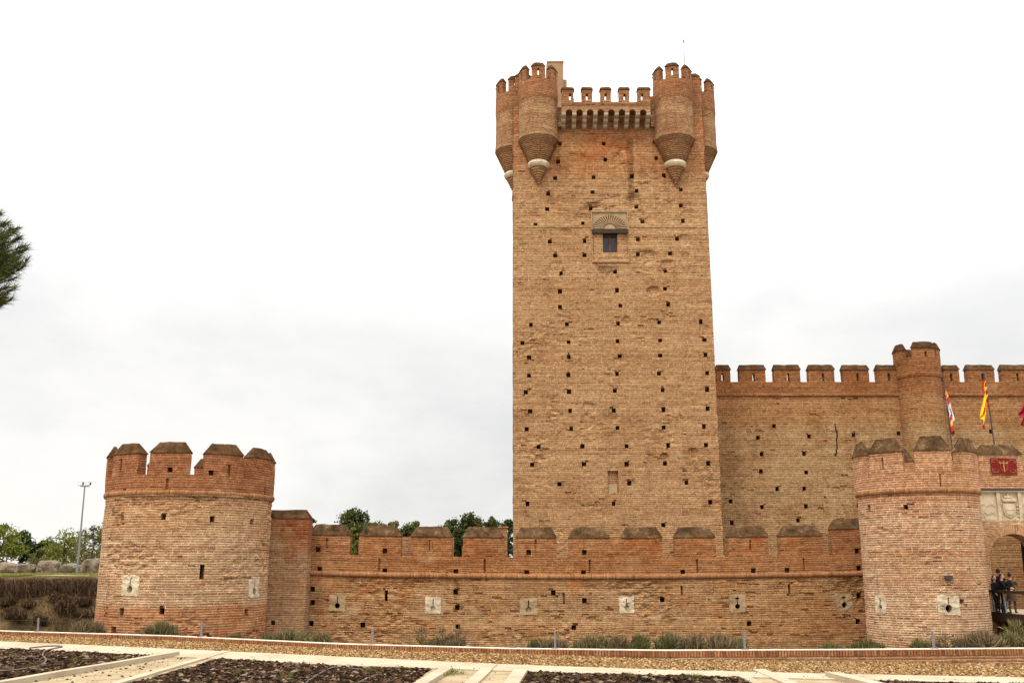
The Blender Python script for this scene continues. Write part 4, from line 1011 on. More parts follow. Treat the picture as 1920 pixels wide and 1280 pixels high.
# ------------------------------------------------------------------ the gate
gzz = lambda py: kz(py, Y_GATE); gu_ = lambda px, py: at(px, py, Y_GATE).x
gate = empty('gatehouse', (24, Y_GATE, ZF), 'brick gatehouse with round arch, stone relief panel and merlon beside the right tower', 'gatehouse')
GX0, GX1 = TRX + 2.2, 29.5
acx, acz = gu_(1903, 1044), gzz(1044); ri, ro = 1.17, 1.62
zdeck = gzz(1148) + .02
pz0, pz1 = gzz(976), gzz(919); ppx0, ppx1 = gu_(1835.5, 950), gu_(1985, 950)
zgg, zge, zgt = gzz(893), gzz(852), gzz(832)
def gdep(u, v):
    if abs(u - acx) < ri - .03 and v < acz: return 9
    if v >= acz - .001 and math.hypot(u - acx, (v - acz) * 1.12) < ri: return 9
    if ppx0 < u < ppx1 and pz0 < v < pz1: return .30
    if abs(u - gu_(1832, 916)) < .1 and abs(v - gzz(917)) < .12: return .5
    return 0
gf = lambda u, v, d: (u, Y_GATE + d + (.02 * mnoise.noise((u, v, 31)) if d < .5 else 0), v)
m = MB(); m.slab(gf, thin(lin(acx - ro, acx + ro, 66) + lin(GX0, GX1, 20), [GX0, GX1, ppx0, ppx1, acx - ri + .03, acx + ri - .03], .02), thin(lin(acz, acz + ro, 34) + lin(ZF, zgg, 30), [ZF, acz, zgg, pz0, pz1], .02), gdep, 1.1, 0, True)
m.build('wall', M['gate'], gate)
# voussoirs
M['vouss'] = brick_mat('arch_brick', (.42, .18, .08), (.52, .27, .13), (.64, .47, .29), row=.5, bw=.085, ms=.018, vj=.9, joint_shade_amt=0, warp=.003, dirt=.3)
m = MB(); n = 80
for k in range(n):
    t0, t1 = -.25 + (PI + .5) * k / n, -.25 + (PI + .5) * (k + 1) / n
    def ap(r_, t, d): return (acx + r_ * math.cos(t), Y_GATE - .035 + d, acz + r_ * math.sin(t) / 1.1)
    q = (ap(ri - .015, t0, 0), ap(ro, t0, 0), ap(ro, t1, 0), ap(ri - .015, t1, 0)); m.face(q, [(t0 * 1.5, .05), (t0 * 1.5, .45), (t1 * 1.5, .45), (t1 * 1.5, .05)])
    for r_ in (ri - .015, ro):
        q = (ap(r_, t0, 0), ap(r_, t1, 0), ap(r_, t1, .3), ap(r_, t0, .3)); m.face(q, [(t0 * 1.5, .05), (t1 * 1.5, .05), (t1 * 1.5, .3), (t0 * 1.5, .3)])
m.build('arch_ring', M['vouss'], gate)
# merlons of the gate
GM = [(1837, 1917), (1944, 2022), (2050, 2128)]
for a, b in GM:
    merlon(gate, gf, gu_(a, 870), gu_(b, 870), zgg + .002, zge, zgt, .7, M['gate'], M['cap'], None, (), e=.3, f=.4, n=5, nu=4)
# relief panel with three fields
rel = MB(); yp = Y_GATE + .12
rel.box((ppx0 + .004, yp, pz0 + .004), (ppx1 - .004, yp + .17, pz1 - .004))
def fx(px): return gu_(px, 948)
for a, b in ((1835.7, 1839), (1871, 1877), (1911, 1917), (1948, 1954), (1981, 1985)): rel.box((max(fx(a), ppx0 + .005), yp - .10, pz0 + .07), (min(fx(b), ppx1 - .005), yp, pz1 - .07))
rel.box((ppx0 + .005, yp - .14, pz1 - .07), (ppx1 - .005, yp, pz1 - .005)); rel.box((ppx0 + .005, yp - .13, pz0 + .005), (ppx1 - .005, yp, pz0 + .07))
rp = rel.build('relief_panel', M['stone'], gate)
def shield(m, cx_, cz_, w_, h_, y, th):
    pts = [(-.5, .5), (.5, .5), (.5, -.05), (.38, -.3), (.18, -.45), (0, -.5), (-.18, -.45), (-.38, -.3), (-.5, -.05)]
    m.prism([(cx_ + a * w_, y, cz_ + b * h_) for a, b in pts], (0, -th, 0))
m = MB(); sx = fx(1893.5); sz = (pz0 + pz1) / 2
shield(m, sx, sz - .22, .58, .62, yp, .07); shield(m, sx, sz - .2, .44, .46, yp - .07, .04)
m.box((sx - .30, yp - .10, sz + .20), (sx + .32, yp, sz + .33)); m.box((sx - .05, yp - .12, sz - .4), (sx + .05, yp - .111, sz)); m.box((sx - .2, yp - .13, sz - .2), (sx + .2, yp - .111, sz - .12))
m.box((sx - .2, yp - .06, sz + .36), (sx + .16, yp, sz + .46)); m.box((sx - .05, yp - .05, sz + .46), (sx + .04, yp, sz + .56))
for s_ in (-1, 1):
    for k in range(4): m.box((sx + s_ * .40 - .06, yp - .05, sz - .5 + k * .16), (sx + s_ * .40 + .05, yp, sz - .41 + k * .16))
m.build('coat_of_arms', M['stone'], rp)
for px in (1855, 1932):
    m = MB(); x = fx(px)
    for zz in (.02, -.38):
        for k in range(6): m.box((x - .34 + k * .115, yp - .035, sz + zz + .05 * math.sin(k * 2.1)), (x - .26 + k * .115, yp, sz + zz + .05 + .05 * math.sin(k * 2.1)))
    m.build('carving', M['stone'], rp)
m = MB(); m.box((ppx0 - .05, Y_GATE - .06, pz1 + .001), (ppx1 + .05, Y_GATE + .1, pz1 + .09)); m.build('drip_ledge', M['dark_metal'], rp)
# passage behind the arch
m = MB(); xl, xr_ = acx - ri - .5, acx + ri + 2.6
yw = Y_GATE + 4.2
m.box((xl - 6, yw, ZF), (xr_ + 6, yw + .6, 4.2)); m.build('inner_wall', M['curtain'], gate)
m = MB(); m.box((acx + .95, Y_GATE + 1.15, zdeck + .02), (acx + 1.6, Y_GATE + 1.28, acz + 1.2)); m.build('door_leaf', M['void'], gate)
m = MB()
for k, (a, b, c_, d) in enumerate(((0, .5, 0, 1.0), (.1, .42, 1.0, 1.7), (.02, .36, 1.7, 2.3), (.0, .5, 2.3, 2.7))): m.box((acx - ri - .3, Y_GATE + 1.11 + k * .003, zdeck + c_), (acx - ri + b, Y_GATE + 1.9 + k * .003, zdeck + d - .002))
m.build('broken_jamb', M['gate'], gate)
m = MB(); m.box((acx - ri - .2, Y_GATE + .1, zdeck - .3), (acx + 5, yw - .01, zdeck - .02)); m.build('threshold', M['stone'], gate)

# red banner on the gate merlon
ban = empty('banner', (gu_(1879, 873), Y_GATE - .06, gzz(887)), 'red banner with gold cross and gold scrolls hanging on the gate merlon', 'banner')
x0, x1, z0, z1 = gu_(1856, 870), gu_(1905, 870), gzz(888), gzz(858)
M['redcloth'] = plain('red_cloth', (.19, .010, .010), .8, .2); M['gold'] = plain('gold_thread', (.40, .24, .075), .7, .3)
def bf(u, v, d): return (u, Y_GATE - .07 + d + .02 * math.sin(u * 7) * (1 - (v - z0) / (z1 - z0)), v - .02 * (u - x0))
m = MB(); m.slab(bf, lin(x0, x1, 20), lin(z0, z1, 8), lambda u, v: 0, .015, 0, True); m.build('cloth', M['redcloth'], ban)
m = MB(); mcx, mcz = (x0 + x1) / 2, (z0 + z1) / 2
def gb_(a, b, c, d): m.slab(lambda u, v, dd: bf(u, v, dd - .012), lin(a, c, 3), lin(b, d, 3), lambda u, v: 0, .01, 0, True)
gb_(mcx - .024, mcz - .28, mcx + .024, mcz + .25); gb_(mcx - .17, mcz + .12, mcx + .17, mcz + .155); gb_(mcx - .19, mcz + .10, mcx - .15, mcz + .22); gb_(mcx + .15, mcz + .10, mcx + .19, mcz + .22)
m.build('cross', M['gold'], ban)
m = MB()
for s_ in (-1, 1):
    for q_ in (-1, 1):
        px_, pz_ = mcx + s_ * (x1 - x0) * .45, mcz + q_ * (z1 - z0) * .40
        pts = []
        for k in range(22):
            t = k / 21 * 4.4 * PI / 2; rr = .03 + .012 * k
            pts.append(bf(px_ - s_ * (.12 + rr * .7 * math.cos(t)), pz_ - q_ * (.10 + rr * .4 * math.sin(t)), -.015))
        m.tube(pts, .006, 4)
        m.tube([bf(px_ - s_ * .0, pz_, -.015), bf(px_ - s_ * .30, pz_, -.015)], .006, 4); m.tube([bf(px_, pz_, -.015), bf(px_, pz_ - q_ * .2, -.015)], .006, 4)
for a in range(10):
    t0, t1 = 2 * PI * a / 10, 2 * PI * (a + .7) / 10
    m.tube([bf(mcx + .17 * math.cos(t), mcz - .02 + .2 * math.sin(t), -.014) for t in (t0, t1)], .007, 4)
m.build('scrolls', M['gold'], ban)

# ------------------------------------------------------------------ flags
cols = {'r': (.62, .045, .02), 'y': (.90, .58, .02), 'w': (.72, .70, .68), 'p': (.25, .03, .16), 'm': (.32, .018, .035), 'o': (.66, .30, .03)}
for k, c in cols.items(): M['f' + k] = plain('flag_cloth_' + {'r': 'red', 'y': 'yellow', 'w': 'white', 'p': 'purple', 'm': 'crimson', 'o': 'orange'}[k], c, .8, .1)
def flag(label, base, top, Y, pattern, hoist, fly, lat, droop, twist):
    root = empty('flag', at(*base, Y), label, 'flag', None)
    b, t = at(*base, Y), at(*top, Y); ax = (b - t).normalized()
    m = MB(); m.tube([b - Vector((0, 0, .6)), t], .032, 7); m.tube([t, t - ax * .12], [.045, .02], 7); m.build('pole', M['dark_metal'], root)
    nu_, nv_ = 40, 26; m = MB(); keys = list(dict.fromkeys(pattern(i / nu_ + .5 / nu_, j / nv_ + .5 / nv_) for i in range(nu_) for j in range(nv_)))
    def P(s, q):
        h = t + ax * (.06 + hoist * q)
        o = Vector((lat * s ** .8 + twist * math.sin(q * 5 + s * 2) * s * .3 + .07 * math.sin(q * 9 + s * 3) * s, -.12 * s + .14 * math.sin(q * 11 + s * 4) * min(1, s * 3) + .05 * math.sin(q * 23), -droop * s * (1 - .25 * q) - .03 * math.sin(q * 7)))
        side = Vector((-.035 + lat * .0, 0, 0))
        # cloth gathers: the lower hoist hangs in behind
        return h + o + side * min(1, s * 8)
    for i in range(nu_):
        for j in range(nv_):
            s0, s1, q0, q1 = i / nu_, (i + 1) / nu_, j / nv_, (j + 1) / nv_
            m.face((P(s0, q0), P(s1, q0), P(s1, q1), P(s0, q1)), None, keys.index(pattern((s0 + s1) / 2, (q0 + q1) / 2)))
    m.build('cloth', [M['f' + k] for k in keys], root, smooth=True)
    return root
def spain(s, q):
    if .20 < q < .80:
        if math.hypot((s - .36) * 1.5, q - .5) < .14: return 'r' if (int(s * 40) + int(q * 30)) % 3 else 'o'
        return 'y'
    return 'r'
def quarters(s, q):
    a, b = s < .5, q < .5
    if a == b:
        cs, cq = (.25, .25) if a else (.75, .75)
        x_, y_ = abs(s - cs), q - cq
        return 'y' if (x_ < .08 and .0 < y_ < .09) or (x_ < .02 and -.09 < y_ < .08) or (.05 < x_ < .075 and -.05 < y_ < .08) else 'r'
    cs, cq = (.75, .25) if not a else (.25, .75)
    x_, y_ = s - cs, q - cq
    lion = math.hypot(x_ * 1.2, y_ * 1.6) < .09 or (abs(x_ - .08) < .03 and abs(y_) < .14) or (abs(x_ + y_) < .03 and abs(y_) < .15) or (abs(x_ - y_ + .1) < .02 and abs(y_) < .1)
    return 'p' if lion else 'w'
flag('red and white flag with lion and castle quarters above the right tower', (1786, 838), (1768, 702), 46.6, quarters, 1.25, 2, .20, 2.1, .25)
flag('red and yellow striped flag with small crest above the gate merlon', (1866, 836), (1845, 700), 48.0, spain, 1.35, 2, -.30, 1.75, .4)
flag('plain crimson flag at the right edge above the gate', (1952, 838), (1930, 704), 48.0, lambda s, q: 'm', 1.3, 2, -.62, 1.5, .4)

# ------------------------------------------------------------------ wooden bridge and people
br = empty('footbridge', (gu_(1858, 1148) + 2, 40, zdeck - .3), 'dark timber footbridge with metal posts leading to the gate', 'bridge')
bx0 = gu_(1858, 1148); bx1 = bx0 + 3.6; bt = zdeck
m = MB()
for k in range(110): m.box((bx0, 31.4 + k * .147, bt - .07), (bx1, 31.4 + k * .147 + .135, bt))
m.build('deck', M['corbel'], br)
m = MB()
for x in (bx0 + .06, bx0 + 1.7, bx1 - .26): m.box((x, 31.3, bt - .42), (x + .2, Y_GATE - .12, bt - .073))
m.box((bx0 - .02, 31.3, bt - .35), (bx0 + .055, Y_GATE - .1, bt + .03)); m.box((bx1 - .055, 31.3, bt - .35), (bx1 + .02, Y_GATE - .1, bt + .03))
m.build('beam', M['wood'], br)
for y in (46.6, 40, 34):
    m = MB()
    for x in (bx0 + .1, bx1 - .35): m.box((x, y, ZF), (x + .25, y + .25, bt - .423))
    m.box((bx0 + .35, y, bt - .8), (bx1 - .35, y + .25, bt - .423)); m.build('trestle', M['wood'], br)
for X in (bx0 + .03, bx1 - .09):
    for y in (47.3, 46.2, 44.4, 42.6, 40.8, 39, 37.2, 35.4, 33.6, 31.8):
        m = MB(); m.prism([(X, y, bt + .031), (X + .07, y, bt + .031), (X + .07, y + .07, bt + .031), (X, y + .07, bt + .031)], (-.06, 0, .86)); m.build('post', M['metal'], br)
    m = MB(); m.box((X - .12, 31.5, bt + .89), (X + .06, Y_GATE - .02, bt + 1.0)); m.build('handrail', M['wood'], br)
    for hz in (.35, .6):
        m = MB(); m.tube([(X, 31.6, bt + hz), (X, Y_GATE - .1, bt + hz)], .008, 4); m.build('cable', M['metal'], br)

M['skin'] = plain('skin', (.52, .27, .18), .6, .3); M['hair'] = plain('dark_hair', (.018, .011, .008), .6, .3)
M['coat_black'] = plain('black_cloth', (.012, .012, .014), .85, .1); M['coat_navy'] = plain('navy_cloth', (.010, .011, .014), .85, .1)
M['jeans'] = plain('blue_jeans', (.014, .020, .034), .85, .1); M['coat_brown'] = plain('brown_cloth', (.085, .055, .038), .85, .1); M['shoe'] = plain('dark_shoe', (.02, .017, .015), .6, .3)
def loft(verts, faces, pts, rad, n=10):
    """closed tapered limb through pts; rad entries are r or (rx, ry)"""
    P = [Vector(p) for p in pts]; base = len(verts)
    for i, p in enumerate(P):
        t = (P[min(i+1, len(P)-1)] - P[max(i-1, 0)]).normalized()
        a = Vector((1, 0, 0)) if abs(t.x) < .8 else Vector((0, 1, 0)); b = t.cross(a).normalized(); a = b.cross(t).normalized()
        rx, ry = rad[i] if isinstance(rad[i], tuple) else (rad[i], rad[i])
        for k in range(n): verts.append(tuple(p + a * rx * math.cos(2*PI*k/n) + b * ry * math.sin(2*PI*k/n)))
    for i in range(len(P) - 1):
        for k in range(n): faces.append((base+i*n+k, base+i*n+(k+1)%n, base+(i+1)*n+(k+1)%n, base+(i+1)*n+k))
    faces.append(tuple(base + k for k in range(n))[::-1]); faces.append(tuple(base + (len(P)-1)*n + k for k in range(n)))
def person(x, y, z, rz, h, top, legs, label, arms=((.2, .0, .0), (.2, 0, 0)), longcoat=False, pack=False, longhair=False, stride=.08):
    root = empty('person', (x, y, z), label, 'person', 'visitors standing on the footbridge'); root.rotation_euler.z = rz
    s = h / 1.75; V, Fc = [], []
    S = lambda *p: (p[0] * s, p[1] * s, p[2] * s)
    loft(V, Fc, [S(0, 0, .80), S(0, 0, .92), S(0, -.01, 1.06), S(0, -.015, 1.22), S(0, 0, 1.36), S(0, 0, 1.44), S(0, 0, 1.475)], [(.14*s, .10*s), (.17*s, .115*s), (.145*s, .10*s), (.17*s, .115*s), (.19*s, .105*s), (.12*s, .08*s), (.06*s, .06*s)], 14)
    loft(V, Fc, [S(0, .005, 1.42), S(0, 0, 1.54)], [.058*s, .052*s], 10)
    loft(V, Fc, [S(0, -.015, 1.525), S(0, -.02, 1.56), S(0, -.012, 1.62), S(0, 0, 1.69), S(0, .005, 1.735), S(0, .005, 1.752)], [(.035*s, .045*s), (.058*s, .075*s), (.072*s, .094*s), (.076*s, .098*s), (.055*s, .07*s), (.02*s, .03*s)], 14)
    loft(V, Fc, [S(0, -.10, 1.635), S(0, -.128, 1.60), S(0, -.10, 1.585)], [.010*s, .016*s, .012*s], 6)      # nose
    for e in (-1, 1):
        loft(V, Fc, [S(e*.072, .005, 1.585), S(e*.086, .012, 1.62), S(e*.076, .01, 1.65)], [.01*s, .018*s, .012*s], 6)   # ears
        f_ = stride * e
        loft(V, Fc, [S(e*.085, 0, .90), S(e*.09, -.01 + f_ * .4, .70), S(e*.09, -.015 + f_ * .7, .50), S(e*.095, .01 + f_, .30), S(e*.095, .02 + f_, .08)], [.088*s, .085*s, .058*s, .058*s, .042*s], 10)
        loft(V, Fc, [S(e*.10, .05 + f_, .045), S(e*.10, -.06 + f_, .045), S(e*.105, -.17 + f_, .03), S(e*.105, -.20 + f_, .025)], [(.042*s, .045*s), (.048*s, .042*s), (.042*s, .026*s), (.02*s, .015*s)], 8)
        fw, up, inn = arms[0 if e < 0 else 1]
        sh = Vector(S(e*.185, 0, 1.385)); el_ = sh + Vector(S(e*.05, -fw * .5, -.27 + up * .25)); ha = el_ + Vector(S(-e * inn - e*.005, -fw, -.24 + up)); dr = (ha - el_).normalized()
        loft(V, Fc, [sh, sh.lerp(el_, .5), el_, el_.lerp(ha, .5), ha], [.058*s, .05*s, .043*s, .038*s, .027*s], 9)
        loft(V, Fc, [ha - dr*.01, ha + dr*.05*s, ha + dr*.10*s], [(.022*s, .03*s), (.018*s, .042*s), (.015*s, .038*s)], 8)
        sd_ = dr.cross(Vector((1, 0, 0))).normalized() if abs(dr.x) < .9 else Vector((0, 1, 0))
        for k in range(4):
            o = sd_ * (k - 1.5) * .020 * s; L_ = (.060, .072, .066, .05)[k] * s; cur_ = Vector((-e, 0, 0)) * .02 * s
            loft(V, Fc, [ha + dr*.09*s + o, ha + dr*(.09*s + L_*.5) + o + cur_*.3, ha + dr*(.09*s + L_) + o + cur_], [.0095*s, .009*s, .007*s], 6)
        loft(V, Fc, [ha + dr*.03*s + sd_*.03*s, ha + dr*.07*s + sd_*.055*s, ha + dr*.10*s + sd_*.06*s], [.012*s, .0105*s, .008*s], 6)
    me = bpy.data.meshes.new('body'); me.from_pydata(V, [], Fc); ob = bpy.data.objects.new('body', me); COL.objects.link(ob)
    bm = bmesh.new(); bm.from_mesh(me); bmesh.ops.recalc_face_normals(bm, faces=bm.faces); bm.to_mesh(me); bm.free()
    rm = ob.modifiers.new('r', 'REMESH'); rm.mode = 'VOXEL'; rm.voxel_size = .011
    smo = ob.modifiers.new('s', 'SMOOTH'); smo.iterations = 2; smo.factor = .5
    dg = bpy.context.evaluated_depsgraph_get(); me2 = bpy.data.meshes.new_from_object(ob.evaluated_get(dg))
    ob.modifiers.clear(); ob.data = me2; bpy.data.meshes.remove(me); me2.name = 'body'
    me2.materials.clear()
    for mm in ('skin', top, legs, 'shoe'): me2.materials.append(M[mm])
    for p in me2.polygons:
        c = p.center / s; p.use_smooth = True; far = abs(c.x) > .17
        if c.z > 1.46: k = 0
        elif c.z < .07: k = 3
        elif c.z > .86 or (longcoat and c.z > .5) or far: k = 1
        else: k = 2
        p.material_index = k
    # bare hands
    for e in (-1, 1):
        fw, up, inn = arms[0 if e < 0 else 1]
        sh = Vector((e*.185, 0, 1.385)); el_ = sh + Vector((e*.05, -fw * .5, -.27 + up * .25)); ha = el_ + Vector((-e * inn - e*.005, -fw, -.24 + up)); d_ = (ha - el_).normalized()
        for p in me2.polygons:
            c = p.center / s
            if (c - (ha + d_ * .09)).length < .105 and (c - ha).dot(d_) > 0: p.material_index = 0
    ob.parent = root
    hv, hf = [], []
    loft(hv, hf, [S(0, .03, 1.60), S(0, .028, 1.66), S(0, .018, 1.71), S(0, .012, 1.755), S(0, .012, 1.772)], [(.080*s, .082*s), (.086*s, .090*s), (.080*s, .092*s), (.055*s, .07*s), (.02*s, .02*s)], 12)
    if longhair: loft(hv, hf, [S(0, .07, 1.64), S(0, .085, 1.52), S(0, .085, 1.38)], [(.085*s, .05*s), (.09*s, .045*s), (.07*s, .03*s)], 10)
    hm = bpy.data.meshes.new('hair'); hm.from_pydata(hv, [], hf); hm.materials.append(M['hair']); ho = bpy.data.objects.new('hair', hm); COL.objects.link(ho); ho.parent = root
    for p in hm.polygons: p.use_smooth = True
    if longcoat:
        cv, cf = [], []; loft(cv, cf, [S(0, 0, .52), S(0, 0, .75), S(0, 0, 1.0), S(0, 0, 1.2)], [(.24*s, .18*s), (.21*s, .16*s), (.175*s, .13*s), (.178*s, .122*s)], 16)
        cm_ = bpy.data.meshes.new('coat'); cm_.from_pydata(cv, [], cf); cm_.materials.append(M[top]); co = bpy.data.objects.new('coat', cm_); COL.objects.link(co); co.parent = root
    if pack:
        pv_, pf = [], []; loft(pv_, pf, [S(0, .17, 1.02), S(0, .2, 1.1), S(0, .2, 1.3), S(0, .17, 1.42)], [(.12*s, .06*s), (.15*s, .1*s), (.14*s, .09*s), (.08*s, .05*s)], 12)
        pm = bpy.data.meshes.new('backpack'); pm.from_pydata(pv_, [], pf); pm.materials.append(M['coat_black']); po = bpy.data.objects.new('backpack', pm); COL.objects.link(po); po.parent = root
def stand(px, Y): return at(px, 1148, Y).x
person(stand(1870, 46.8), 46.8, bt, R(20), 1.62, 'coat_black', 'coat_black', 'person with long dark hair in black coat, leftmost on the footbridge', longhair=True, arms=((.12, .05, .05), (.1, 0, 0)))
person(stand(1884, 46.5), 46.5, bt, R(65), 1.70, 'coat_navy', 'jeans', 'person in dark navy jacket and blue jeans, second from the left on the footbridge', arms=((.22, .2, .06), (.22, .12, .06)))
person(stand(1879, 47.6), 47.6, bt, R(160), 1.92, 'coat_black', 'coat_black', 'tall person in black behind the others, head highest on the footbridge')
person(stand(1900, 46.9), 46.9, bt, R(140), 1.74, 'coat_brown', 'coat_brown', 'person in long brown coat with black backpack, rightmost on the footbridge', longcoat=True, pack=True, arms=((.22, .45, .1), (.18, .4, .1)))

# ------------------------------------------------------------------ boulders, lamp post
M['boulder'] = noisy_mat('boulder_rock', [(.36, (.045, .030, .020)), (.47, (.14, .10, .072)), (.58, (.27, .205, .15)), (.68, (.42, .345, .26))], 1.3, 1.0, .95, 7, .12)
def boulder(pxl, pxr, ptop, pbot, Y, label, seed):
    a, b = at(pxl, pbot, Y), at(pxr, ptop, Y); cx_ = (a.x + b.x) / 2; w_ = (b.x - a.x) / 2; zg0 = ground_z(cx_, Y); h_ = max(.5, b.z - zg0)
    bm = bmesh.new(); bmesh.ops.create_icosphere(bm, subdivisions=4, radius=1)
    for v in bm.verts:
        c = v.co.copy(); q = 1 / max(.001, (abs(c.x) ** 3 + abs(c.y) ** 3 + abs(c.z) ** 3) ** (1 / 3)); c *= q
        c *= 1 + .16 * mnoise.noise(c * 1.3 + Vector((seed, 0, 0))) + .07 * mnoise.noise(c * 4 + Vector((seed, 3, 0))) + .03 * mnoise.noise(c * 11 + Vector((seed, 0, 5)))
        v.co = Vector((c.x * w_, c.y * w_ * .7, (c.z * .55 + .42) * h_))
    for f in bm.faces: f.smooth = True
    me = bpy.data.meshes.new('boulder'); bm.to_mesh(me); bm.free(); me.materials.append(M['boulder']); o = bpy.data.objects.new('boulder', me); COL.objects.link(o); o.location = (cx_, Y, zg0 - .05)
    tag(o, label, 'boulder', 'boulders in a row on the grass bank')
boulder(-16, 38, 1052, 1070, 88, 'long low grey boulder cut by the left picture edge', 1); boulder(30, 69, 1053.5, 1069, 87, 'pale flat boulder right beside the one at the picture edge', 2)
boulder(69, 114, 1048, 1070, 87, 'rounded reddish grey boulder in the middle of the row on the grass', 3); boulder(113, 151, 1054, 1070, 89, 'low long boulder directly behind the lamp post foot', 4)
boulder(153, 196, 1044.5, 1072, 86, 'tallest squarish boulder right of the lamp post against the round tower', 5)
YL = 84.0
lp_ = at(141.5, 1074.5, YL); lt = at(155.5, 912, YL); gl = ground_z(lp_.x, YL)
lamp = empty('lamp_post', (lp_.x, YL, gl), 'tall thin grey lamp post with two floodlights on the grass bank', 'lamp post')
lx = lp_.x + .12
m = MB(); m.tube([(lx, YL, gl - .2), (lx, YL, gl + 3), (lx, YL, lt.z)], [.10, .075, .05], 8); m.build('pole', M['metal'], lamp)
m = MB(); m.box((lx - .36, YL - .05, lt.z), (lx + .36, YL + .05, lt.z + .07)); m.build('crossbar', M['dark_metal'], lamp)
for s_ in (-1, 1):
    m = MB(); x = lx + s_ * .30
    m.prism([(x - .19, YL - .28, lt.z + .10), (x + .19, YL - .28, lt.z + .10), (x + .17, YL - .15, lt.z + .36), (x - .17, YL - .15, lt.z + .36)], (0, .3, .02)); f_ = m.build('floodlight', M['dark_metal'], lamp)
    m = MB(); m.face([(x - .15, YL - .282, lt.z + .13), (x + .15, YL - .282, lt.z + .13), (x + .14, YL - .17, lt.z + .33), (x - .14, YL - .17, lt.z + .33)]); m.build('lens', M['glass'], f_)

# ------------------------------------------------------------------ plants
def leafset(name, cols): return island_mat(name, cols, .9, .03, .3)
M['leaf_pine'] = leafset('pine_foliage', [(0, (.028, .036, .013)), (.5, (.070, .083, .028)), (.85, (.135, .15, .05)), (1, (.22, .22, .085))])
M['leaf_dark'] = leafset('dark_foliage', [(0, (.02, .032, .012)), (.6, (.05, .07, .024)), (1, (.11, .13, .045))])
M['leaf_spring'] = leafset('spring_foliage', [(0, (.075, .085, .018)), (.5, (.16, .18, .035)), (1, (.28, .28, .07))])
M['leaf_olive'] = leafset('olive_foliage', [(0, (.06, .062, .022)), (.5, (.13, .125, .042)), (1, (.25, .22, .085))])
M['bark'] = noisy_mat('tree_bark', [(.35, (.035, .025, .018)), (.65, (.11, .08, .055))], 4, .8, .95, 14, .04)
M['shrub'] = island_mat('grey_green_shrub', [(0, (.07, .058, .022)), (.4, (.15, .125, .050)), (.75, (.25, .205, .09)), (1, (.38, .30, .15))], .95, .0, .25)
M['shrub_green'] = island_mat('green_shrub', [(0, (.05, .048, .015)), (.5, (.115, .108, .036)), (1, (.22, .19, .075))], .95, .0, .25)
M['shrub_dry'] = island_mat('dry_shrub', [(0, (.075, .050, .026)), (.5, (.17, .12, .062)), (1, (.32, .23, .13))], .95, .0, .15)
M['heath'] = island_mat('brown_heath', [(0, (.034, .020, .013)), (.5, (.08, .047, .030)), (.85, (.15, .092, .056)), (1, (.24, .16, .09))], .95, .0, .15)
def leafcloud(m, c, rx, ry, rz_, n, size, rng):
    for _ in range(n):
        while True:
            d = Vector((rng.uniform(-1, 1), rng.uniform(-1, 1), rng.uniform(-1, 1)))
            if d.length <= 1: break
        d = d.normalized() * (d.length ** .55 if rng.random() < .72 else rng.uniform(.8, 1.55))
        p = c + Vector((d.x * rx, d.y * ry, d.z * rz_)); s = size * rng.uniform(.6, 1.3)
        a = Vector((rng.gauss(0, 1), rng.gauss(0, 1), rng.gauss(0, 1))).normalized(); b = a.cross(Vector((rng.gauss(0, 1), rng.gauss(0, 1), rng.gauss(0, 1)))).normalized()
        i = len(m.v); m.v.extend([tuple(p - a * s), tuple(p + b * s * .55), tuple(p + a * s), tuple(p - b * s * .55)]); m.f.append((i, i+1, i+2, i+3)); m.m.append(0); m.uv.extend([(0, 0)] * 4)
def tree(name, label, pxc, pbase, ptop, wpx, Y, mat, seed, clumps=26, n=95, size=.16, group=None, trunk_frac=.35, cat='tree', conical=0, gap=0):
    rng = random.Random(seed)
    if gap: clumps = int(clumps * 1.9); wpx *= 1.35
    x = at(pxc, ptop, Y).x; z0 = ground_z(x, Y); zt_ = at(pxc, ptop, Y).z; h_ = zt_ - z0; w_ = wpx / F * Y / 2
    root = empty(name, (x, Y, z0), label, cat, group)
    t = MB(); crown = MB(); zc0 = z0 + h_ * trunk_frac
    tw = [Vector((x, Y, z0 - .2)), Vector((x + rng.uniform(-.1, .1) * w_, Y, z0 + h_ * .3)), Vector((x + rng.uniform(-.15, .15) * w_, Y, z0 + h_ * .6)), Vector((x, Y, z0 + h_ * .9))]
    t.tube(tw, [h_ * .032, h_ * .025, h_ * .016, h_ * .005], 7)
    for k in range(clumps):
        f = rng.random(); f = f ** .8
        prof = (max(0, 1 - max(0, f - .55) ** 2 / .2)) ** .5 if not conical else (1 - f * .85)
        a = rng.uniform(0, 2 * PI); rr = w_ * prof * math.sqrt(rng.random()) * .85
        c = Vector((x + rr * math.cos(a), Y + rr * math.sin(a), zc0 + (zt_ - zc0) * f * .93))
        r = w_ * rng.choice([.16, .22, .3, .38, .46]) * rng.uniform(.85, 1.15) * (1 - .3 * f)
        leafcloud(crown, c, r, r, r * rng.uniform(.6, .9), n, size, rng)
        st = tw[1].lerp(tw[3], max(0, (c.z - tw[1].z) / max(.1, tw[3].z - tw[1].z) - .2)) if c.z > tw[1].z else tw[1]
        if k % 2 == 0: t.tube([st, st.lerp(c, .5) + Vector((0, 0, -.05 * h_)), c], [h_ * .012, h_ * .008, h_ * .003], 5)
    t.build('trunk', M['bark'], root, smooth=True); crown.build('crown', M[mat], root)
    return root
G1 = 'trees beyond the grass bank on the left'; G2 = 'trees rising behind the low outer wall'
tree('spring_tree', 'pale yellow green tree at the left picture edge behind the boulders', 5, 1065, 981, 105, 108, 'leaf_spring', 1, 40, 90, .16, G1, .15)
tree('pine_tree', 'dark round topped pine behind the boulders, right of the pale tree', 45, 1065, 998, 62, 116, 'leaf_dark', 2, 34, 110, .17, G1, .15)
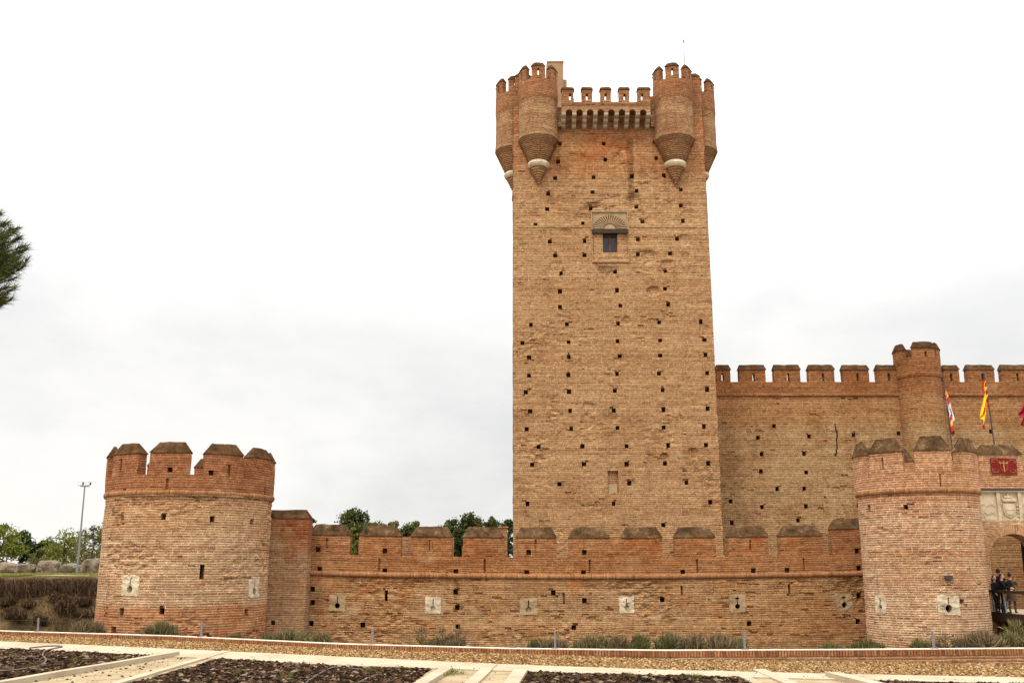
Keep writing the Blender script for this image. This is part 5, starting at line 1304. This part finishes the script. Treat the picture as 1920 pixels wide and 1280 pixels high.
tree('pine_tree', 'low dark pine in the dip between the two pale trees', 82, 1065, 1011, 60, 116, 'leaf_dark', 3, 30, 110, .17, G1, .1)
tree('bare_tree', 'thin brownish half bare tree behind the rounded boulder', 78, 1065, 1027, 60, 110, 'leaf_olive', 9, 22, 45, .12, G1, .1)
tree('spring_tree', 'yellow green tree behind the lamp post', 128, 1065, 989, 78, 108, 'leaf_spring', 4, 34, 55, .13, G1, .15)
tree('spring_tree', 'olive green spreading tree touching the left edge of the round tower', 176, 1065, 984, 84, 106, 'leaf_olive', 5, 40, 70, .13, G1, .12)
tree('spring_tree', 'small olive tree standing behind the lamp post foot', 118, 1065, 1020, 60, 112, 'leaf_olive', 6, 26, 80, .14, G1, .1)
for pxc, ptop, wd, seed in ((-60, 1000, 90, 31), (-130, 990, 110, 32), (215, 1000, 80, 33), (-210, 985, 110, 34), (-330, 995, 110, 36), (-450, 985, 130, 37), (-580, 1000, 110, 38), (255, 1005, 80, 35)):
    tree('pine_tree', 'dark pine in the tree belt beyond the bank, hidden by the tower or frame', pxc, 1065, ptop, wd, 118, 'leaf_dark', seed, 26, 80, .17, G1, .15)
tree('pine_tree', 'tall dark bushy pine right behind the first gap of the low wall', 668, 1060, 951, 66, 82, 'leaf_pine', 11, 46, 130, .12, G2, .04, gap=1)
tree('pine_tree', 'green shoot of a pine filling the first gap of the low wall', 661, 1060, 984, 20, 76, 'leaf_spring', 12, 16, 80, .10, G2, .04, gap=1)
tree('pine_tree', 'small pine top just showing beside the projecting end block', 580, 1060, 961, 34, 96, 'leaf_pine', 13, 20, 100, .13, G2, .04, gap=1)
tree('pine_tree', 'olive coloured low tree right of the tall bushy pine', 706, 1060, 974, 50, 100, 'leaf_olive', 14, 26, 90, .13, G2, .04, gap=1)
tree('pine_tree', 'low rounded tree above the second merlon of the wall', 738, 1060, 975, 44, 102, 'leaf_olive', 15, 26, 90, .13, G2, .04, gap=1)
tree('pine_tree', 'dark green tree filling the second gap of the low wall', 765, 1060, 981, 46, 98, 'leaf_pine', 16, 26, 100, .13, G2, .04, gap=1)
tree('pine_tree', 'thin topped tree above the third merlon with one upright tip', 780, 1060, 973, 26, 104, 'leaf_olive', 17, 20, 70, .12, G2, .04, gap=1)
tree('pine_tree', 'ragged dark pine left of the highest rounded crown', 848, 1060, 967, 42, 92, 'leaf_pine', 18, 34, 110, .12, G2, .04, gap=1)
tree('pine_tree', 'highest rounded pine crown above the fourth merlon', 880, 1060, 957, 44, 94, 'leaf_pine', 19, 38, 120, .12, G2, .04, gap=1)
tree('pine_tree', 'flat topped pine between the rounded crown and the keep', 922, 1060, 964, 46, 96, 'leaf_pine', 20, 34, 110, .12, G2, .04, gap=1)
tree('pine_tree', 'pine standing close against the left edge of the keep', 953, 1060, 963, 22, 98, 'leaf_pine', 21, 20, 110, .12, G2, .04, gap=1)
tree('pine_tree', 'dark tree standing low in the third gap of the low wall', 862, 1060, 985, 40, 84, 'leaf_dark', 22, 30, 120, .12, G2, .04, gap=1)

# shrubs between kerb and castle wall
def shrub(label, px, pbase, wpx, ptop, mat, seed, off=1.0, n=None, name='shrub', blade=.0085, spread=1.0, Y=None, zb=None, group='shrubs along the ditch'):
    rng = random.Random(seed); d = ray(px, pbase); t = (KZ - H) / d.z; x0_ = d.x * t
    y = yk(x0_) + off if Y is None else Y; x = (px - 960) / F * y * 1.0
    x = at(px, pbase, y).x; z = ground_z(x, y) if zb is None else zb; h_ = 1.25 * max(.35, at(px, ptop, y).z - z); w_ = wpx / F * y / 2 * spread
    m = MB(); n = n or int(1100 + 3600 * w_)
    nc = max(3, int(w_ * 7))
    cs = [(rng.uniform(-1, 1) * w_ * .75, rng.uniform(-.5, .5) * w_, rng.uniform(.65, 1.0)) for _ in range(nc)]
    for _ in range(n):
        cx_, cy_, ch = rng.choice(cs); a = rng.uniform(0, 2 * PI); tilt = abs(rng.gauss(0, .55)); l = min(.5, h_ * ch * rng.uniform(.25, .8) * rng.choice([.7, 1, 1, 1.15]))
        prof = 1 - .45 * abs(cx_) / (w_ + .01)
        b = Vector((x + cx_ + rng.gauss(0, .10), y + cy_ + rng.gauss(0, .10), z + rng.uniform(0, max(.5 * h_, h_ - .45)) * ch)); d_ = Vector((math.sin(tilt) * math.cos(a), math.sin(tilt) * math.sin(a), math.cos(tilt)))
        tip = b + d_ * l * prof; side = d_.cross(Vector((rng.gauss(0, 1), rng.gauss(0, 1), .1))).normalized() * blade * rng.uniform(.7, 1.5); mid = b.lerp(tip, .6) + Vector((0, 0, .02))
        i = len(m.v); m.v.extend([tuple(b - side), tuple(b + side), tuple(mid + side * 1.3), tuple(tip), tuple(mid - side * 1.3)]); m.f.append((i, i+1, i+2, i+3, i+4)); m.m.append(0); m.uv.extend([(0, 0)] * 5)
    return tag(m.build(name, M[mat]), label, 'shrub', group)
SH = [('low brown bush in front of the left edge of the round tower', 168, 1184, 66, 1164, 'shrub_dry'), ('grey green tussock in front of the left round tower', 298, 1192, 66, 1168, 'shrub'),
('tiny green tuft behind the kerb under the right edge of the round tower', 440, 1198, 30, 1187, 'shrub_green'), ('low green grey shrub left of the pair below the end block', 502, 1200, 64, 1184, 'shrub'),
('rounder grey shrub below the projecting end block', 556, 1203, 56, 1179, 'shrub'), ('small pale tuft right of the rounder shrub below the end block', 592, 1205, 34, 1187, 'shrub'),
('green cushion under the dry twigs, left one', 795, 1212, 44, 1200, 'shrub_green'), ('green cushion under the dry twigs, right one', 829, 1213, 40, 1200, 'shrub_green'),
('dry grey brush at the foot of the dead twig bush', 862, 1213, 56, 1190, 'shrub_dry'), ('small bright green tuft beside the fence post near the centre', 1013, 1216, 28, 1202, 'shrub_green'),
('dull brown tuft touching the fence post near the centre', 1035, 1216, 40, 1196, 'shrub_dry'), ('wide pale grey shrub right of the centre fence post', 1108, 1218, 74, 1194, 'shrub'),
('narrow brownish shrub left of the big dark group', 1158, 1218, 50, 1197, 'shrub_dry'), ('large dark green shrub in the big group', 1226, 1219, 66, 1187, 'shrub_green'),
('tall pale shrub in the middle of the big group', 1268, 1219, 52, 1184, 'shrub'), ('brown shrub at the right end of the big group', 1330, 1219, 80, 1187, 'shrub_dry'),
('small shrub just left of the fence post by the big group', 1374, 1219, 44, 1195, 'shrub'), ('low green grass tuft left of the right tower foot', 1560, 1218, 60, 1207, 'shrub_green'),
('low shrub at the left foot of the right tower', 1622, 1217, 74, 1202, 'shrub_green'), ('low green shrub left of the fence post by the right tower', 1728, 1216, 64, 1203, 'shrub_green'),
('wide grey brown shrub below the footbridge', 1838, 1215, 96, 1187, 'shrub_dry'), ('grey green shrub at the right picture edge below the footbridge', 1902, 1215, 80, 1190, 'shrub')]
for k, (lb, px, pb2, wd, pt2, mt) in enumerate(SH): shrub(lb, px, pb2, wd, pt2, mt, 100 + k, off=.9 + (k * 7 % 5) * .25)
shrub('pale rounded shrub standing high beside the footbridge beam', 1908, 1195, 34, 1176, 'shrub', 160, off=5.0, n=2600)
# the dead twig bush
def twigbush(label, px, pbase, wpx, ptop, seed, off=.9):
    rng = random.Random(seed); d = ray(px, pbase); t = (KZ - H) / d.z; y = yk(d.x * t) + off; x = at(px, pbase, y).x; z = ground_z(x, y); h_ = at(px, ptop, y).z - z; w_ = wpx / F * y / 2
    m = MB()
    def grow(p, d_, l, r, lev):
        q = p + d_ * l; m.tube([p, p.lerp(q, .5) + Vector((rng.gauss(0, .02), 0, rng.gauss(0, .02))), q], [r, r * .8, r * .55], 4, 0, False)
        if lev > 0:
            for _ in range(3 if lev > 1 else 4):
                e = (d_ + Vector((rng.gauss(0, .45), rng.gauss(0, .45), rng.gauss(.1, .3)))).normalized(); grow(p.lerp(q, rng.uniform(.5, 1)), e, l * rng.uniform(.5, .75), r * .55, lev - 1)
    for k in range(9):
        a = -1 + 2 * k / 8; grow(Vector((x + a * w_ * .7, y, z)), Vector((a * .5 + rng.gauss(0, .15), rng.gauss(0, .2), 1)).normalized(), h_ * rng.uniform(.38, .6), .022, 3)
    for _ in range(int(90 * w_ * 2)):
        c = Vector((x + rng.choice([-.75, -.6, -.1, .05, .7]) * w_ + rng.gauss(0, .07), y + rng.gauss(0, .12), z + h_ * rng.uniform(.35, 1)))
        for _ in range(5):
            q = c + Vector((rng.gauss(0, .05), rng.gauss(0, .05), rng.uniform(.02, .12))); e_ = Vector((.008, rng.gauss(0, .006), 0)); i = len(m.v); m.v.extend([tuple(c - e_), tuple(c + e_), tuple(q)]); m.f.append((i, i + 1, i + 2)); m.m.append(0); m.uv.extend([(0, 0)] * 3)
    return tag(m.build('twig_bush', M['shrub_dry']), label, 'shrub', 'shrubs along the ditch')
twigbush('leafless dead twig bush in front of the low wall', 826, 1212, 104, 1177, 5); twigbush('small bare twig bush at the foot of the right tower', 1777, 1215, 46, 1188, 6)
# bank on the far left: heath along the top, dark bushes on the slope
m = MB(); rng = random.Random(77)
for _ in range(24000):
    x = rng.uniform(-40, -16); y = rng.uniform(63.1, 64.9); z = ground_z(x, y); hh = .62 + .4 * mnoise.noise((x * .6, y * .6, 1)) + .25 * mnoise.noise((x * 1.7, y, 1))
    l = min(hh * rng.uniform(.5, 1.1), 1.60 + .18 * mnoise.noise((x * 1.1, 3, 1)) + rng.gauss(0, .05) - z); t = rng.gauss(0, .35)
    if l < .12: continue
    u_ = rng.gauss(0, .35); b = Vector((x, y, z + rng.uniform(0, .2))); tip = b + Vector((t * l, u_ * l, l)); s_ = Vector((.022, rng.gauss(0, .01), 0))
    i = len(m.v); m.v.extend([tuple(b - s_), tuple(b + s_), tuple(tip + s_ * .5), tuple(tip - s_ * .5)]); m.f.append((i, i+1, i+2, i+3)); m.m.append(0); m.uv.extend([(0, 0)] * 4)
tag(m.build('heath', M['heath']), 'dense brown heath growing along the top of the ditch bank', 'heath', kind='stuff')
BS = [(75, 1110, 30, 'small dark bush high on the bank slope'), (118, 1150, 60, 'largest dark bush on the bank slope, beside the tower'), (105, 1128, 40, 'dark bush above the largest one on the slope'), (155, 1165, 44, 'dark bush low on the slope against the tower'), (30, 1160, 50, 'low brown bush near the foot of the slope at left'), (15, 1135, 36, 'thin brown bush on the slope at the left edge'), (75, 1172, 40, 'brown bush behind the first fence post'), (160, 1135, 36, 'brown bush on the slope close to the tower'), (50, 1140, 26, 'tiny brown bush in the middle of the slope')]
for k, (px, py, wd, lb) in enumerate(BS):
    # find where the view ray meets the bank
    d = ray(px, py); best = None
    for q in range(400):
        Y = 46 + q * .05; p = at(px, py, Y)
        if p.z < ground_z(p.x, Y): best = Y; break
    Y = best or 60
    shrub(lb, px, py, wd, py - wd * .42, 'heath', 300 + k, Y=Y, blade=.016, n=1600, group='bushes on the ditch bank')
# grass blades on the bank and slope
m = MB(); rng = random.Random(78); M['dry_grass'] = island_mat('dry_grass', [(0, (.045, .028, .013)), (.5, (.10, .065, .029)), (1, (.21, .145, .065))], .95, .0, .25)
for _ in range(44000):
    x = rng.uniform(-38, -15); y = rng.uniform(43, 63.5); z = ground_z(x, y)
    if mnoise.noise((x * .4, y * .4, 6)) < -.15 or y < yk(x) + 1: continue
    l = rng.uniform(.08, .3); b = Vector((x, y, z)); tip = b + Vector((rng.gauss(0, .4) * l, rng.gauss(-.2, .4) * l, l)); s_ = Vector((.02, 0, 0))
    i = len(m.v); m.v.extend([tuple(b - s_), tuple(b + s_), tuple(tip)]); m.f.append((i, i+1, i+2)); m.m.append(0); m.uv.extend([(0, 0)] * 3)
tag(m.build('dry_grass', M['dry_grass']), 'dry grass on the slope of the ditch bank', 'grass', kind='stuff')
m = MB(); M['green_grass'] = island_mat('green_grass', [(0, (.09, .11, .025)), (.5, (.18, .19, .045)), (1, (.33, .27, .09))], .9, .1, .3)
for _ in range(16000):
    x = rng.uniform(-52, -24); y = rng.uniform(69.5, 94); z = ground_z(x, y); l = rng.uniform(.05, .16)
    b = Vector((x, y, z)); tip = b + Vector((rng.gauss(0, .4) * l, rng.gauss(0, .4) * l, l)); s_ = Vector((.03, 0, 0))
    i = len(m.v); m.v.extend([tuple(b - s_), tuple(b + s_), tuple(tip)]); m.f.append((i, i+1, i+2)); m.m.append(0); m.uv.extend([(0, 0)] * 3)
tag(m.build('grass', M['green_grass']), 'short green grass on the flat bank below the boulders', 'grass', kind='stuff')

# near pine whose crown reaches in from the left
def near_pine():
    rng = random.Random(5); Y = 14.0; c = at(-95, 478, Y); tx = c.x - 1.1
    root = empty('pine_tree', (tx, Y, gz(tx)), 'near pine reaching in from the left picture edge high above the ground', 'tree')
    t = MB(); m = MB(); top = c.z + 1.95
    t.tube([(tx, Y, -.2), (tx + .1, Y, 3), (tx - .05, Y, 6), (tx, Y, top)], [.2, .16, .11, .03], 9)
    def tuft(p, d_, n=70, l=.17):
        for _ in range(n):
            e = (d_ * 1.1 + Vector((rng.gauss(0, .5), rng.gauss(0, .5), rng.gauss(0, .5)))).normalized(); b = p - d_ * rng.uniform(0, .16); tip = b + e * l * rng.uniform(.7, 1.15)
            s_ = e.cross(Vector((rng.gauss(0, 1), rng.gauss(0, 1), rng.gauss(0, 1)))).normalized() * .0048
            i = len(m.v); m.v.extend([tuple(b - s_), tuple(b + s_), tuple(tip)]); m.f.append((i, i+1, i+2)); m.m.append(0); m.uv.extend([(0, 0)] * 3)
    # boughs: end points on a lumpy crown whose right edge is the one in view
    ends = []
    for px, py in ((6, 402), (18, 418), (34, 432), (40, 447), (52, 461), (44, 470), (30, 478), (46, 492), (36, 500), (22, 505), (33, 521), (20, 538), (12, 552), (2, 560), (-8, 395), (-14, 420), (4, 440), (14, 455), (2, 470), (18, 488), (5, 500), (8, 520), (-6, 540), (-20, 500), (-22, 460), (-15, 560)):
        ends.append(at(px - 6, py, Y + rng.uniform(-.25, .25)))
    for _ in range(75):
        a = rng.uniform(0, 2 * PI); f = rng.uniform(-1, 1); rr = math.sqrt(1 - f * f) * 1.5
        e = Vector((tx - .3 + rr * math.cos(a), Y + rr * math.sin(a), c.z + f * 1.9))
        if e.x > at(0, 480, Y).x - .12: continue
        ends.append(e)
    ends.append(Vector((tx + .05, Y, top + .12))); ends.append(Vector((tx - .2, Y + .1, top - .1)))
    for e in ends:
        st = Vector((tx, Y, min(top - .3, e.z - .25 * (e.x - tx) - .2))); md = st.lerp(e, .6) + Vector((0, 0, -.10)); t.tube([st, md, e], [.03, .018, .007], 5)
        d_ = (e - md).normalized(); tuft(e, d_)
        for _ in range(15):
            o = md.lerp(e, rng.uniform(.2, 1)) + Vector((rng.gauss(0, .09), rng.gauss(0, .09), rng.gauss(0, .08))); tuft(o, (d_ + Vector((rng.gauss(0, .3), rng.gauss(0, .3), .25 + rng.gauss(0, .25)))).normalized(), 60, .15)
    t.build('trunk', M['bark'], root, smooth=True); m.build('crown', M['leaf_pine'], root)
near_pine()
